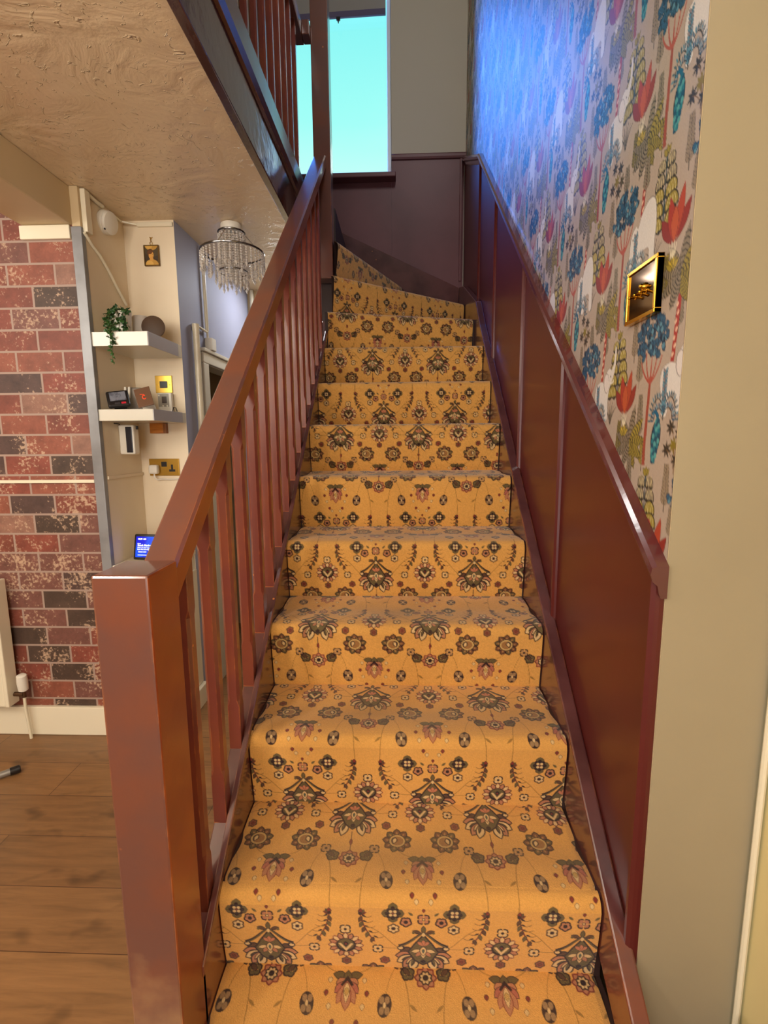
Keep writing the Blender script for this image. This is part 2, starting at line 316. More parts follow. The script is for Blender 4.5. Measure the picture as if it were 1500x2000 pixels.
# ---- wallpaper repeat: 0.29 wide, 0.54 high, s to the right, t downwards
WP_, WH_ = .29, .54
WT = Tile(WP_, WH_, 2000, (180, 162, 144))
def tone(c, k): return tuple(min(255, v*k) for v in c)
def cell(T, x, y, rear):
    """x,y: middle of the elephant, t grows downwards"""
    T_ = T
    GR, OLV, INK = (140, 126, 104), (156, 138, 58), (54, 48, 40)
    TE, TD, TL = (46, 92, 120), (22, 44, 66), (92, 142, 160)
    # loose background sprays that fill the gaps
    for (qx0, qy0, hh, f, nn_) in ((x-.118, y+.10, .075, GR, 11), (x-.10, y+.155, .05, OLV, 8), (x+.085, y+.13, .06, (126, 112, 60), 10), (x+.055, y+.16, .045, GR, 8), (x-.005, y-.075, .055, GR, 9), (x+.135, y-.05, .07, (150, 132, 108), 11), (x-.13, y+.0, .05, (150, 132, 108), 8)):
        T.line([(qx0, qy0+.012), (qx0+.002, qy0-hh*.5), (qx0, qy0-hh)], .0016, INK)
        for j in range(nn_):
            for sg in (-1, 1): T.petal(qx0+.001, qy0-j*hh/nn_, sg*(PI-.75), .019-.010*j/nn_, .006, f, INK, .0007, 1.2)
    # striped palm, on the right, its trunk down to the next row
    px, py = x+.135, y+.115
    T.line([(px+.004, py+.03), (px, py+.07), (px-.006, py+.135)], (.010, .0105, .012) if False else .011, (168, 52, 44))
    for k in range(7): T.ell(px+(.002 if k % 2 else -.002)-.0008*k, py+.045+k*.013, .0028, .0045, (230, 190, 160), .6)
    for k, (a, L) in enumerate(((2.9, .075), (2.3, .07), (-2.5, .07), (1.7, .062), (-1.9, .062), (1.1, .06), (-1.2, .06), (.5, .055), (-.5, .055))):
        f = OLV if k % 2 else GR; T.petal(px, py, a, L, .022, f, INK, .0012, .9)
        for j in range(7):
            d = .010+j*L/8.5; qx, qy = px+d*math.sin(a), py+d*math.cos(a); T.line([(qx-.0085*math.cos(a)-.003*math.sin(a), qy+.0085*math.sin(a)-.003*math.cos(a)), (qx, qy), (qx+.0085*math.cos(a)-.003*math.sin(a), qy-.0085*math.sin(a)-.003*math.cos(a))], .0022, INK)
    # blue round-leaved tree, left above
    tx, ty = x-.088, y-.045
    T.curve([(tx+.002, ty+.04), (tx-.001, ty+.10), (tx-.006, ty+.165), (tx-.004, ty+.20)], (.008, .011), (158, 74, 58))
    for bx_, by in ((-.035, .01), (-.018, -.005), (.004, -.01), (.022, 0), (.038, .008)):
        T.curve([(tx+.002, ty+.052), (tx+bx_*.4, ty+.045), (tx+bx_*.8, ty+.03), (tx+bx_, ty+by)], (.005, .003), (176, 82, 66))
    for k in range(150):
        a = rng.uniform(0, 2*PI); r = math.sqrt(rng.uniform(0, 1)); qx = tx+r*.053*math.cos(a)-.0; qy = ty-.034+r*.040*math.sin(a)
        if qy > ty-.006 and abs(qx-tx) < .020: continue
        T.petal(qx, qy, rng.uniform(-.9, .9), .0125, .0092, TE if k % 3 else TL if k % 2 else TD, TD, .0013, 1.3)
        if k % 3 == 0: T.line([(qx, qy+.003), (qx, qy+.012)], .0011, TL)
    # fans tower between elephant and flame plant
    fx, fy = x+.066, y-.10
    T.line([(fx, fy), (fx+.001, fy+.05), (fx-.001, fy+.125)], .0034, (44, 78, 84))
    for j in range(5):
        L = .016+.003*min(j, 3); yy = fy+.012+j*.024
        for sg in (-1, 1):
            cx_ = fx+sg*L*.95; t = np.linspace(PI, 2*PI, 12); T.poly(np.stack([cx_+L*.9*np.cos(t), yy+.006+L*.95*np.sin(t)*.9], -1).tolist()+[(cx_+L*.9, yy+.012), (cx_+L*.45, yy+.017), (cx_, yy+.012), (cx_-L*.45, yy+.017), (cx_-L*.9, yy+.012)], INK)
            T.poly(np.stack([cx_+L*.8*np.cos(t), yy+.006+L*.84*np.sin(t)*.9], -1).tolist()+[(cx_+L*.8, yy+.009), (cx_-L*.8, yy+.009)], OLV if j > 1 or rear else GR)
            for q in (-.5, -.17, .17, .5): T.line([(cx_+q*L*.7, yy-.008), (cx_+q*L*1.05, yy+.002), (cx_+q*L*1.2, yy+.011)], .0013, (222, 206, 150))
    for sg in (-1, 0, 1): T.petal(fx, fy+.004, PI+sg*.7, .018, .009, OLV, INK, .001)
    # flame plant
    rx, ry = x+.106, y+.052
    for a, L, f in ((PI-.62, .066, (146, 52, 40)), (PI+.62, .062, (140, 48, 42)), (PI-.24, .086, (178, 72, 46)), (PI+.2, .080, (168, 58, 44)), (PI, .058, (188, 86, 50))):
        T.petal(rx+.012*math.sin(a), ry+.005, a, L, .022, f, (104, 34, 30), .001, 1.1)
    for a in (-.25, -.08, .1, .28): T.petal(rx, ry+.045, PI+a, .048, .0035, (226, 214, 184))
    for k in range(6): T.petal(rx, ry+.048, PI+(k-2.5)*.38, .024, .008, OLV if k % 2 else (196, 168, 60), INK, .0008)
    # grasses
    for k in range(7): T.curve([(x+.038, y+.075), (x+.038+(k-3)*.004, y+.045), (x+.038+(k-3)*.010, y+.022+abs(k-3)*.006)], (.004, .001), GR if k % 2 else INK)
    # elephant
    EW, EG = (220, 213, 204), (140, 130, 122)
    def body(P, c): T.poly(P, c)
    def spline(pts, n=8):
        pts = np.array(pts, float); out = []; m = len(pts)
        for i in range(m):
            p0, p1, p2, p3 = pts[i-1], pts[i], pts[(i+1) % m], pts[(i+2) % m]
            for t in np.linspace(0, 1, n, endpoint=False): out.append(.5*((2*p1)+(-p0+p2)*t+(2*p0-5*p1+4*p2-p3)*t*t+(-p0+3*p1-3*p2+p3)*t**3))
        return np.array(out)
    if rear:
        E_ = [(-.045, -.012), (-.02, -.020), (0, -.016), (.008, -.036), (.022, -.044), (.034, -.040), (.044, -.055), (.047, -.082), (.053, -.080), (.052, -.050), (.044, -.026), (.034, -.012), (.024, .004), (.020, .03), (.022, .062), (.006, .064), (.002, .034), (-.018, .034), (-.024, .066), (-.040, .066), (-.046, .03), (-.050, .01)]
    else:
        E_ = [(-.058, .018), (-.052, -.012), (-.036, -.024), (-.026, -.018), (-.012, -.038), (.014, -.052), (.034, -.042), (.042, -.008), (.040, .03), (.040, .068), (.024, .070), (.020, .034), (.0, .03), (-.008, .034), (-.010, .066), (-.026, .066), (-.028, .03), (-.040, .022), (-.046, .05), (-.054, .064), (-.062, .060), (-.058, .045)]
    E_ = spline(E_); cen = np.array([0, .005]); T.poly(cen+(E_-cen)*1.035+[x, y], EG); T.poly(E_+[x, y], EW)
    if rear:
        T.ell(x+.010, y-.014, .0145, .022, EG, -.2); T.ell(x+.0105, y-.014, .013, .0205, (222, 212, 204), -.2)
        T.ell(x+.030, y-.026, .002, .002, INK); T.curve([(x+.03, y-.012), (x+.042, y-.010), (x+.046, y-.018)], .003, (240, 236, 226))
    else:
        T.curve([(x-.032, y-.016), (x-.020, y-.004), (x-.022, y+.016), (x-.036, y+.018)], .0014, EG)
        T.ell(x-.046, y-.004, .002, .002, INK)
    # fern in front of the legs, arching blue fronds
    gx, gy = x-.034, y+.075
    T.line([(gx, gy), (gx, gy-.04), (gx+.001, gy-.085)], .0022, (110, 92, 84))
    for j in range(14):
        for sg in (-1, 1): T.petal(gx, gy-.012-j*.0053, sg*(PI*.5+.75), .0115, .0036, TL if (j+sg) % 3 else (150, 132, 130), TD, .0005)
    for sg in (-1, 1):
        for k, (w_, h_, f) in enumerate(((.040, .048, (72, 104, 116)), (.030, .026, TE))):
            t = np.linspace(0, PI, 14); ax, ay = gx+sg*w_/2-sg*w_/2*np.cos(t), gy-h_*np.sin(t)*.8+.0
            T.line(np.stack([ax, ay], -1), .0022, INK)
            for q in range(2, 14):
                dx, dy = math.cos(t[q])*-sg, -math.sin(t[q]); T.petal(ax[q], ay[q], math.atan2(dx, dy), .012, .0042, f if (q+k) % 3 else TL, None)
    # peacock, hanging tail
    kx, ky = x-.055, y+.098
    T.petal(kx+.006, ky-.03, -.12, .085, .031, TD, INK, .001, .8)
    for j in range(9):
        for q in (-1, 0, 1):
            f = ((32, 118, 132), (20, 78, 104), (84, 160, 158))[(j+q) % 3]; wv = math.sin(PI*(j+1.5)/11)*.0095
            T.ell(kx+.004+q*wv-.001*j+.001, ky-.024+j*.0085+(q % 2)*.003, .0046, .0058, f)
    T.curve([(kx+.006, ky-.028), (kx-.004, ky-.045), (kx-.016, ky-.035)], (.009, .005), (22, 96, 128)); T.line([(kx-.004, ky-.05), (kx-.006, ky-.06)], .002, TD)
    # star-leaved shrub
    for dx, dy, f in ((-.005, .088, INK), (.022, .10, INK), (.006, .118, (132, 116, 38)), (.03, .128, (80, 68, 34)), (-.014, .125, INK), (.016, .142, INK)):
        for k in range(7): T.petal(x+dx, y+dy, k*2*PI/7+dx*30, .0155, .0052, f, None)
        T.curve([(x+dx, y+dy), (x+.012, y+dy+.012), (x+.012, y+.165)], .0016, (128, 96, 58))
for i, (dx, rear) in enumerate(((0, True), (.145, False))):
    cell(WT, .145+dx, .20+i*.27, rear)
WT.soften(1)

# ------------------------------------------------------------------ materials
def wood_paint(name, c1, c2, rough=.28, coat=.5, sc=(3, 3, 3)):
    """glossy red-brown stain worn to bare orange timber on the arrises and in small knocks"""
    m = mat(name, c1, rough, 0, .5, coat, .12, (26, .12, .002), (2.3, c2, .42, .66, sc)); n = m.node_tree; b = n.nodes['Principled BSDF']
    src = b.inputs['Base Color'].links[0].from_socket
    tcz = n.nodes.new('ShaderNodeTexCoord'); sz = n.nodes.new('ShaderNodeSeparateXYZ'); n.links.new(tcz.outputs['Object'], sz.inputs[0])
    nz = n.nodes.new('ShaderNodeTexNoise'); nz.inputs['Scale'].default_value = 16; nz.inputs['Detail'].default_value = 6; n.links.new(tcz.outputs['Object'], nz.inputs[0])
    az = n.nodes.new('ShaderNodeMath'); az.operation = 'MULTIPLY_ADD'; az.inputs[1].default_value = -.35; n.links.new(nz.outputs[0], az.inputs[0]); n.links.new(sz.outputs['Z'], az.inputs[2])
    wz = n.nodes.new('ShaderNodeMapRange'); wz.inputs[1].default_value = .25; wz.inputs[2].default_value = .11; wz.inputs[4].default_value = .8; n.links.new(az.outputs[0], wz.inputs[0])
    xz = n.nodes.new('ShaderNodeMix'); xz.data_type = 'RGBA'; n.links.new(wz.outputs[0], xz.inputs[0]); n.links.new(src, xz.inputs[6]); xz.inputs[7].default_value = rgb(150, 112, 78) if 'banister' in name else rgb(112, 52, 34); src = xz.outputs[2]
    g = n.nodes.new('ShaderNodeNewGeometry'); r = n.nodes.new('ShaderNodeMapRange'); r.inputs[1].default_value = .10; r.inputs[2].default_value = .22
    bv = n.nodes.new('ShaderNodeBevel'); bv.samples = 4; bv.inputs[0].default_value = .0035
    dt = n.nodes.new('ShaderNodeVectorMath'); dt.operation = 'DOT_PRODUCT'; n.links.new(bv.outputs[0], dt.inputs[0]); n.links.new(g.outputs['True Normal'], dt.inputs[1])
    om = n.nodes.new('ShaderNodeMath'); om.operation = 'SUBTRACT'; om.inputs[0].default_value = 1; n.links.new(dt.outputs['Value'], om.inputs[1])
    t = n.nodes.new('ShaderNodeTexNoise'); t.inputs['Scale'].default_value = 22; t.inputs['Detail'].default_value = 5; tcn = n.nodes.new('ShaderNodeTexCoord'); n.links.new(tcn.outputs['Object'], t.inputs[0])
    ad = n.nodes.new('ShaderNodeMath'); ad.operation = 'MULTIPLY'; tr = n.nodes.new('ShaderNodeMapRange'); tr.inputs[1].default_value = .42; tr.inputs[2].default_value = .62; tr.inputs[4].default_value = 2.2; n.links.new(t.outputs[0], tr.inputs[0]); n.links.new(tr.outputs[0], ad.inputs[0]); n.links.new(om.outputs[0], ad.inputs[1])
    n.links.new(ad.outputs[0], r.inputs[0])
    k = n.nodes.new('ShaderNodeTexVoronoi'); k.inputs['Scale'].default_value = 26; n.links.new(tcn.outputs['Object'], k.inputs[0])
    kr = n.nodes.new('ShaderNodeMapRange'); kr.inputs[1].default_value = .10; kr.inputs[2].default_value = .06; n.links.new(k.outputs['Distance'], kr.inputs[0])
    t2 = n.nodes.new('ShaderNodeTexNoise'); t2.inputs['Scale'].default_value = 5; n.links.new(tcn.outputs['Object'], t2.inputs[0])
    r2 = n.nodes.new('ShaderNodeMapRange'); r2.inputs[1].default_value = .60; r2.inputs[2].default_value = .63; n.links.new(t2.outputs[0], r2.inputs[0])
    mu = n.nodes.new('ShaderNodeMath'); mu.operation = 'MULTIPLY'; n.links.new(kr.outputs[0], mu.inputs[0]); n.links.new(r2.outputs[0], mu.inputs[1])
    mxx = n.nodes.new('ShaderNodeMath'); mxx.operation = 'MAXIMUM'; n.links.new(mu.outputs[0], mxx.inputs[0]); n.links.new(r.outputs[0], mxx.inputs[1])
    mx = n.nodes.new('ShaderNodeMix'); mx.data_type = 'RGBA'; n.links.new(mxx.outputs[0], mx.inputs[0]); n.links.new(src, mx.inputs[6]); mx.inputs[7].default_value = rgb(205, 120, 60)
    n.links.new(mx.outputs[2], b.inputs['Base Color'])
    return m
M_BAN = wood_paint('banister_varnish', rgb(100, 62, 52), rgb(112, 62, 44), .32, .7)
M_ORG = wood_paint('orange_bounce_varnish', rgb(132, 56, 26), rgb(150, 72, 28), .3, .35)  # varnish with the carpet's orange bounce light put into its colour
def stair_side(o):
    """the faces towards the stairs take the varnish coloured with orange bounce light from the carpet"""
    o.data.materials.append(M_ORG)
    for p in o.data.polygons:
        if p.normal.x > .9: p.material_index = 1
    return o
M_BAL = wood_paint('baluster_varnish', rgb(116, 54, 46), rgb(128, 62, 42), .3, .6)
M_RED = mat('dado_red_gloss', rgb(92, 32, 28), .32, 0, .35, .12, .15, (9, .08, .004), (1.6, rgb(84, 30, 26), .4, .65))
M_RDR = mat('dado_rail_gloss', rgb(98, 44, 38), .2, 0, .5, .8, .08, (30, .12, .002), (3, rgb(84, 38, 38), .4, .65))
M_PLUM = mat('plum_gloss', rgb(104, 60, 64), .5, 0, .4, .08, .3, (14, .12, .003), (3, rgb(92, 52, 56), .4, .65))
M_STR = wood_paint('string_varnish', rgb(92, 52, 50), rgb(70, 34, 34), .26, .6)
M_STP = mat('step_timber', rgb(52, 32, 28), .6, bump=(20, .1, .002))
M_FAS = mat('landing_fascia_gloss', rgb(66, 40, 38), .16, 0, .6, .8, .06, (18, .35, .003), (3, rgb(80, 48, 44), .4, .65))
M_CRM = mat('cream_wall_paint', rgb(206, 184, 146), .55, 0, .4, 0, .1, (7, .10, .004), (1.8, rgb(196, 172, 132), .4, .7))
M_UPW = mat('upstairs_wall_paint', rgb(190, 182, 164), .6, 0, .4, 0, .1, (8, .08, .004))
M_ALC = mat('alcove_paint', rgb(236, 220, 192), .55, 0, .4, 0, .1, (9, .12, .004), (2.2, rgb(226, 208, 178), .4, .7))
M_LIL = mat('lilac_wall_paint', rgb(160, 162, 182), .6, 0, .3, 0, .1, (6, .10, .006))
M_GLS = mat('cream_gloss_paint', rgb(232, 222, 196), .25, 0, .5, .3, .1, (16, .15, .002))
M_WHT = mat('white_gloss_paint', rgb(208, 202, 186), .28, 0, .5, .3)
M_GRY = mat('grey_corner_trim', rgb(140, 140, 142), .35, .1, .5, 0, .1, (12, .1, .002), (8, rgb(118, 116, 116), .4, .7))
M_SHG = mat('grey_shelf_edge', rgb(176, 172, 176), .45)
M_SKY = mat('upvc_frame', rgb(226, 226, 226), .35)
M_BRS = mat('brushed_brass', rgb(196, 156, 70), .28, .95, .5, 0, .1, (40, .05, .001))
M_GLD = mat('polished_gold', rgb(228, 180, 60), .16, 1)
M_BLK = mat('black_plastic', rgb(24, 22, 24), .35)
M_CHR = mat('chrome', rgb(190, 190, 192), .12, 1)
M_WPL = mat('white_plastic', rgb(228, 222, 208), .35)
M_PIP = mat('painted_pipe', rgb(224, 214, 186), .3, 0, .5, .2, .1, (20, .2, .002))

def ceiling_mat():
    m = mat('swirled_plaster_ceiling', rgb(224, 200, 164), .33, 0, .5, .25, .2); n = m.node_tree; b = n.nodes['Principled BSDF']
    t = n.nodes.new('ShaderNodeTexCoord'); w = n.nodes.new('ShaderNodeTexNoise'); w.inputs['Scale'].default_value = 5; w.inputs['Detail'].default_value = 8; w.inputs['Distortion'].default_value = 1.6
    v = n.nodes.new('ShaderNodeTexVoronoi'); v.inputs['Scale'].default_value = 11; v.feature = 'SMOOTH_F1'
    ns = n.nodes.new('ShaderNodeTexNoise'); ns.inputs['Scale'].default_value = 24; ns.inputs['Distortion'].default_value = 2.5; ns.inputs['Detail'].default_value = 3
    r = n.nodes.new('ShaderNodeMapRange'); r.inputs[1].default_value = .62; r.inputs[2].default_value = .74; r.inputs[4].default_value = 1.2
    a = n.nodes.new('ShaderNodeMath'); a.operation = 'MULTIPLY_ADD'; a.inputs[1].default_value = 1.6
    for q in (w, v, ns): n.links.new(t.outputs['Object'], q.inputs[0])
    n.links.new(ns.outputs[0], r.inputs[0]); n.links.new(w.outputs[0], a.inputs[0]); n.links.new(r.outputs[0], a.inputs[2])
    bp = n.nodes.new('ShaderNodeBump'); bp.inputs['Strength'].default_value = .55; bp.inputs['Distance'].default_value = .012
    n.links.new(a.outputs[0], bp.inputs['Height']); n.links.new(bp.outputs[0], b.inputs['Normal']); n.links.new(bp.outputs[0], b.inputs['Coat Normal'])
    return m
M_CEI = ceiling_mat()

def brick_mat():
    m = mat('brick_effect_wallpaper', (1, 1, 1, 1), .55, 0, .4); n = m.node_tree; b = n.nodes['Principled BSDF']; L = n.links.new
    t = n.nodes.new('ShaderNodeTexCoord'); s = n.nodes.new('ShaderNodeSeparateXYZ'); c = n.nodes.new('ShaderNodeCombineXYZ')
    L(t.outputs['Object'], s.inputs[0]); L(s.outputs['X'], c.inputs['X']); L(s.outputs['Z'], c.inputs['Y'])
    br = n.nodes.new('ShaderNodeTexBrick'); L(c.outputs[0], br.inputs[0]); br.inputs['Scale'].default_value = 1
    br.inputs['Brick Width'].default_value = .2; br.inputs['Row Height'].default_value = .0853; br.inputs['Mortar Size'].default_value = .0045; br.inputs['Mortar Smooth'].default_value = .1
    br.inputs['Color1'].default_value = (0, 0, 0, 1); br.inputs['Color2'].default_value = (1, 1, 1, 1); br.inputs['Bias'].default_value = 0; br.offset = .5
    ra = n.nodes.new('ShaderNodeValToRGB'); ra.color_ramp.interpolation = 'CONSTANT'; L(br.outputs['Color'], ra.inputs[0])
    pal = [(0, rgb(126, 68, 54)), (.22, rgb(84, 62, 56)), (.36, rgb(140, 80, 62)), (.55, rgb(118, 76, 66)), (.70, rgb(78, 60, 50)), (.8, rgb(134, 70, 56)), (.92, rgb(140, 100, 84))]
    ra.color_ramp.elements[0].color = pal[0][1]; ra.color_ramp.elements[1].position = pal[-1][0]; ra.color_ramp.elements[1].color = pal[-1][1]
    for p, q in pal[1:-1]: e = ra.color_ramp.elements.new(p); e.color = q
    n1 = n.nodes.new('ShaderNodeTexNoise'); n1.inputs['Scale'].default_value = 14; n1.inputs['Detail'].default_value = 8; n1.inputs['Roughness'].default_value = .75; L(t.outputs['Object'], n1.inputs[0])
    r1 = n.nodes.new('ShaderNodeMapRange'); r1.inputs[1].default_value = .3; r1.inputs[2].default_value = .7; r1.inputs[3].default_value = .65; r1.inputs[4].default_value = 1.25; L(n1.outputs[0], r1.inputs[0])
    v1 = n.nodes.new('ShaderNodeVectorMath'); v1.operation = 'SCALE'; L(ra.outputs[0], v1.inputs[0]); L(r1.outputs[0], v1.inputs[3])
    n2 = n.nodes.new('ShaderNodeTexNoise'); n2.inputs['Scale'].default_value = 90; n2.inputs['Detail'].default_value = 3; L(t.outputs['Object'], n2.inputs[0])
    n3 = n.nodes.new('ShaderNodeTexNoise'); n3.inputs['Scale'].default_value = 7; L(t.outputs['Object'], n3.inputs[0])
    ad = n.nodes.new('ShaderNodeMath'); ad.operation = 'MULTIPLY_ADD'; ad.inputs[1].default_value = .9; L(n3.outputs[0], ad.inputs[0]); L(n2.outputs[0], ad.inputs[2])
    r2 = n.nodes.new('ShaderNodeMapRange'); r2.inputs[1].default_value = 1.05; r2.inputs[2].default_value = 1.2; r2.inputs[4].default_value = .85; L(ad.outputs[0], r2.inputs[0])
    mx = n.nodes.new('ShaderNodeMix'); mx.data_type = 'RGBA'; L(r2.outputs[0], mx.inputs[0]); L(v1.outputs[0], mx.inputs[6]); mx.inputs[7].default_value = rgb(192, 160, 132)
    mm = n.nodes.new('ShaderNodeMix'); mm.data_type = 'RGBA'; L(br.outputs['Fac'], mm.inputs[0]); L(mx.outputs[2], mm.inputs[6]); mm.inputs[7].default_value = rgb(162, 138, 124)
    L(mm.outputs[2], b.inputs['Base Color']); return m
M_BRK = brick_mat()

def floor_mat():
    m = mat('oak_laminate_planks', (1, 1, 1, 1), .38, 0, .5); n = m.node_tree; b = n.nodes['Principled BSDF']; L = n.links.new
    t = n.nodes.new('ShaderNodeTexCoord'); br = n.nodes.new('ShaderNodeTexBrick')
    mp = n.nodes.new('ShaderNodeMapping'); L(t.outputs['Object'], mp.inputs[0]); mp.inputs['Location'].default_value = (.25, .055, 0); L(mp.outputs[0], br.inputs[0])
    br.inputs['Scale'].default_value = 1; br.inputs['Brick Width'].default_value = 1.1; br.inputs['Row Height'].default_value = .19; br.inputs['Mortar Size'].default_value = .0012; br.inputs['Mortar Smooth'].default_value = .1; br.offset = .41
    br.inputs['Color1'].default_value = rgb(122, 86, 52); br.inputs['Color2'].default_value = rgb(140, 101, 62); br.inputs['Mortar'].default_value = rgb(70, 42, 24)
    st = n.nodes.new('ShaderNodeMapping'); L(t.outputs['Object'], st.inputs[0]); st.inputs['Scale'].default_value = (1.4, 14, 1)
    g = n.nodes.new('ShaderNodeTexNoise'); g.inputs['Scale'].default_value = 3; g.inputs['Detail'].default_value = 9; g.inputs['Roughness'].default_value = .65; g.inputs['Distortion'].default_value = .6; L(st.outputs[0], g.inputs[0])
    r = n.nodes.new('ShaderNodeMapRange'); r.inputs[1].default_value = .25; r.inputs[2].default_value = .75; r.inputs[3].default_value = .68; r.inputs[4].default_value = 1.3; L(g.outputs[0], r.inputs[0])
    s2 = n.nodes.new('ShaderNodeMapping'); L(t.outputs['Object'], s2.inputs[0]); s2.inputs['Scale'].default_value = (1, 1.7, 1)
    k = n.nodes.new('ShaderNodeTexNoise'); k.inputs['Scale'].default_value = 6.5; k.inputs['Detail'].default_value = 2; L(s2.outputs[0], k.inputs[0])
    kr = n.nodes.new('ShaderNodeMapRange'); kr.inputs[1].default_value = .62; kr.inputs[2].default_value = .74; kr.inputs[3].default_value = 1; kr.inputs[4].default_value = .55; L(k.outputs[0], kr.inputs[0])
    mu = n.nodes.new('ShaderNodeMath'); mu.operation = 'MULTIPLY'; L(r.outputs[0], mu.inputs[0]); L(kr.outputs[0], mu.inputs[1])
    v = n.nodes.new('ShaderNodeVectorMath'); v.operation = 'SCALE'; L(br.outputs['Color'], v.inputs[0]); L(mu.outputs[0], v.inputs[3]); L(v.outputs[0], b.inputs['Base Color'])
    return m
M_FLR = floor_mat()

# ------------------------------------------------------------------ levels and stair geometry
RISE, GO, Y1 = .2, .2382, .912
def Yk(k): return Y1+(k-1)*GO
def nl(Y): return .4+.84*(Y-.912)            # nosing line
CZT = 2.33                                   # hall ceiling
LAND = 2.6
XL, XR, XW = -.388, .405, .45

# ------------------------------------------------------------------ the setting
def wall(name, x0, x1, y0, y1, z0, z1, m, label): return struct(name, bx(x0, x1, y0, y1, z0, z1), m, label)
wall('floor', -3.2, .85, -2.3, 4.0, -.08, 0, M_FLR, 'oak-look laminate plank floor of the hall left of the stairs')
wall('wall_brick', -3.2, -1.272, 2.06, 2.16, 0, CZT, M_BRK, 'wall with red and brown brick-effect wallpaper at far left')
# hall ceiling and landing slab (edge carries the fascia)
wall('ceiling_hall', -3.2, -.505, -2.3, 3.75, CZT, CZT+.05, M_CEI, 'low cream hall ceiling with swirled glossy plaster, upper left')
wall('floor_landing', -3.2, -.53, .45, 2.9, CZT+.05, LAND, M_CRM, 'landing floor slab above the hall ceiling')
wall('floor_landing_corner', -3.2, -.46, 2.9, 3.75, CZT+.05, LAND, M_CRM, 'corner of the landing floor beside the top of the stairs')
wall('ceiling_entrance', -.505, .85, -2.3, .45, CZT, LAND, M_CEI, 'plaster ceiling above the foot of the stairs')
wall('wall_right', XW, XW+.12, .83, 3.87, 0, 4.95, M_CRM, 'tall right-hand stair wall that carries the jungle wallpaper')
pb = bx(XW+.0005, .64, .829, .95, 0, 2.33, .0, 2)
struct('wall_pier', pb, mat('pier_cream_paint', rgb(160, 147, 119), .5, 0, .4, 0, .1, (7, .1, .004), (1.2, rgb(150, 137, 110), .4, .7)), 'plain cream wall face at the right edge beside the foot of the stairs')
wall('wall_entrance_right', .648, .75, -2.3, .829, 0, CZT, mat('pale_yellow_paint', rgb(214, 196, 140), .5), 'pale yellow wall running towards the viewer at the extreme right')
wall('wall_entrance_back', -3.2, .75, -2.4, -2.3, 0, CZT, M_CRM, 'cream wall behind the viewer')
wall('wall_left', -3.3, -3.2, -2.3, 3.75, 0, 4.95, M_CRM, 'cream wall at the far left of the hall')
wall('wall_upstairs_front', -3.2, .75, .35, .45, LAND, 4.95, M_UPW, 'upstairs wall above the foot of the stairs')
wall('wall_upstairs_right', .57, .75, .45, .83, LAND, 4.95, M_UPW, 'short upstairs wall near the stair foot')
wall('ceiling_upstairs', -3.2, .75, .35, 3.87, 4.95, 5.0, M_UPW, 'upstairs ceiling')
# back wall with the window opening
WX0, WX1, WZ0, WZ1 = -1.0, -.065, 3.15, 4.42
b = NB()
for a in ((-3.2, WX0, 3.75, 3.87, 0, 4.95), (WX1, XW, 3.75, 3.87, 0, 4.95), (WX0, WX1, 3.75, 3.87, 0, WZ0), (WX0, WX1, 3.75, 3.87, WZ1, 4.95)): box(b, *a)
struct('wall_back', b, M_UPW, 'pale beige end wall around the stair window')
# alcove and passage
wall('wall_alcove_side', -1.40, -1.27, 2.075, 2.50, 0, CZT, M_ALC, 'cream side wall of the alcove facing the stairs')
wall('wall_alcove_back', -1.27, -1.0352, 2.37, 2.45, 0, CZT, M_ALC, 'cream back wall of the alcove behind the shelves')
b = NB(); box(b, -1.14, -1.035, 2.4502, 2.64, 0, CZT); box(b, -1.14, -1.035, 2.64, 3.32, 1.80, CZT); box(b, -1.14, -1.035, 3.32, 3.45, 0, CZT)
box(b, -1.0358, -1.035, 2.3702, 2.4502, 0, CZT)
struct('wall_passage', b, M_LIL, 'lilac-grey passage wall above and around the dark doorway')
wall('wall_passage_end', -3.2, -.43, 3.45, 3.55, 0, CZT, M_CRM, 'cream wall at the end of the passage behind the banisters')
wall('wall_cupboard', -2.0, -1.95, 2.5, 3.45, 0, CZT, mat('dark_room_shade', rgb(52, 50, 48), .8), 'dim wall of the room beyond the doorway')  # the doorway's darkness is put into this wall's colour
# beam
struct('beam', bx(-1.51, -1.305, -2.3, 2.0595, 2.188, CZT-.0005, .004), M_CRM, 'cream downstand beam under the ceiling at far left')
struct('trim_1', bx(-1.52, -1.315, 2.045, 2.0598, 2.135, 2.187, .003), M_GLS, 'cream timber strip under the end of the beam on the brick wall')
struct('trim_4', bx(-1.3045, -1.2705, 2.05, 2.0745, 2.181, CZT-.001, .001), M_CRM, 'plastered corner above the grey strip beside the beam')
b = NB(); prism(b, [(-1.95, 0), (-1.95, .13), (-1.948, .138), (-1.3, .138), (-1.3, 0)] if False else [(-3.2, 0), (-1.274, 0), (-1.274, .136), (-3.2, .136)], 'Y', 2.04, 2.0599, .003)
struct('baseboard_left', b, M_GLS, 'deep cream skirting board under the brick-effect wall')
b = NB(); prism(b, [(-1.31, 0.137), (-1.268, 0.137), (-1.268, 2.18), (-1.31, 2.18)], 'Y', 2.048, 2.0745, .002)
struct('trim_2', b, M_GRY, 'grey vertical corner strip between brick wallpaper and alcove')
struct('baseboard_right', bx(.628, .6478, -1.2, .79, 0, .246, .003), M_PLUM, 'dark red-brown skirting at the lower right corner')
b = NB(); tube(b, [(.638, .818, 0), (.638, .8182, 1.1), (.639, .8185, 2.33)], .006, 8); struct('trim_3', b, M_PIP, 'thin painted conduit up the corner at the right edge', True)

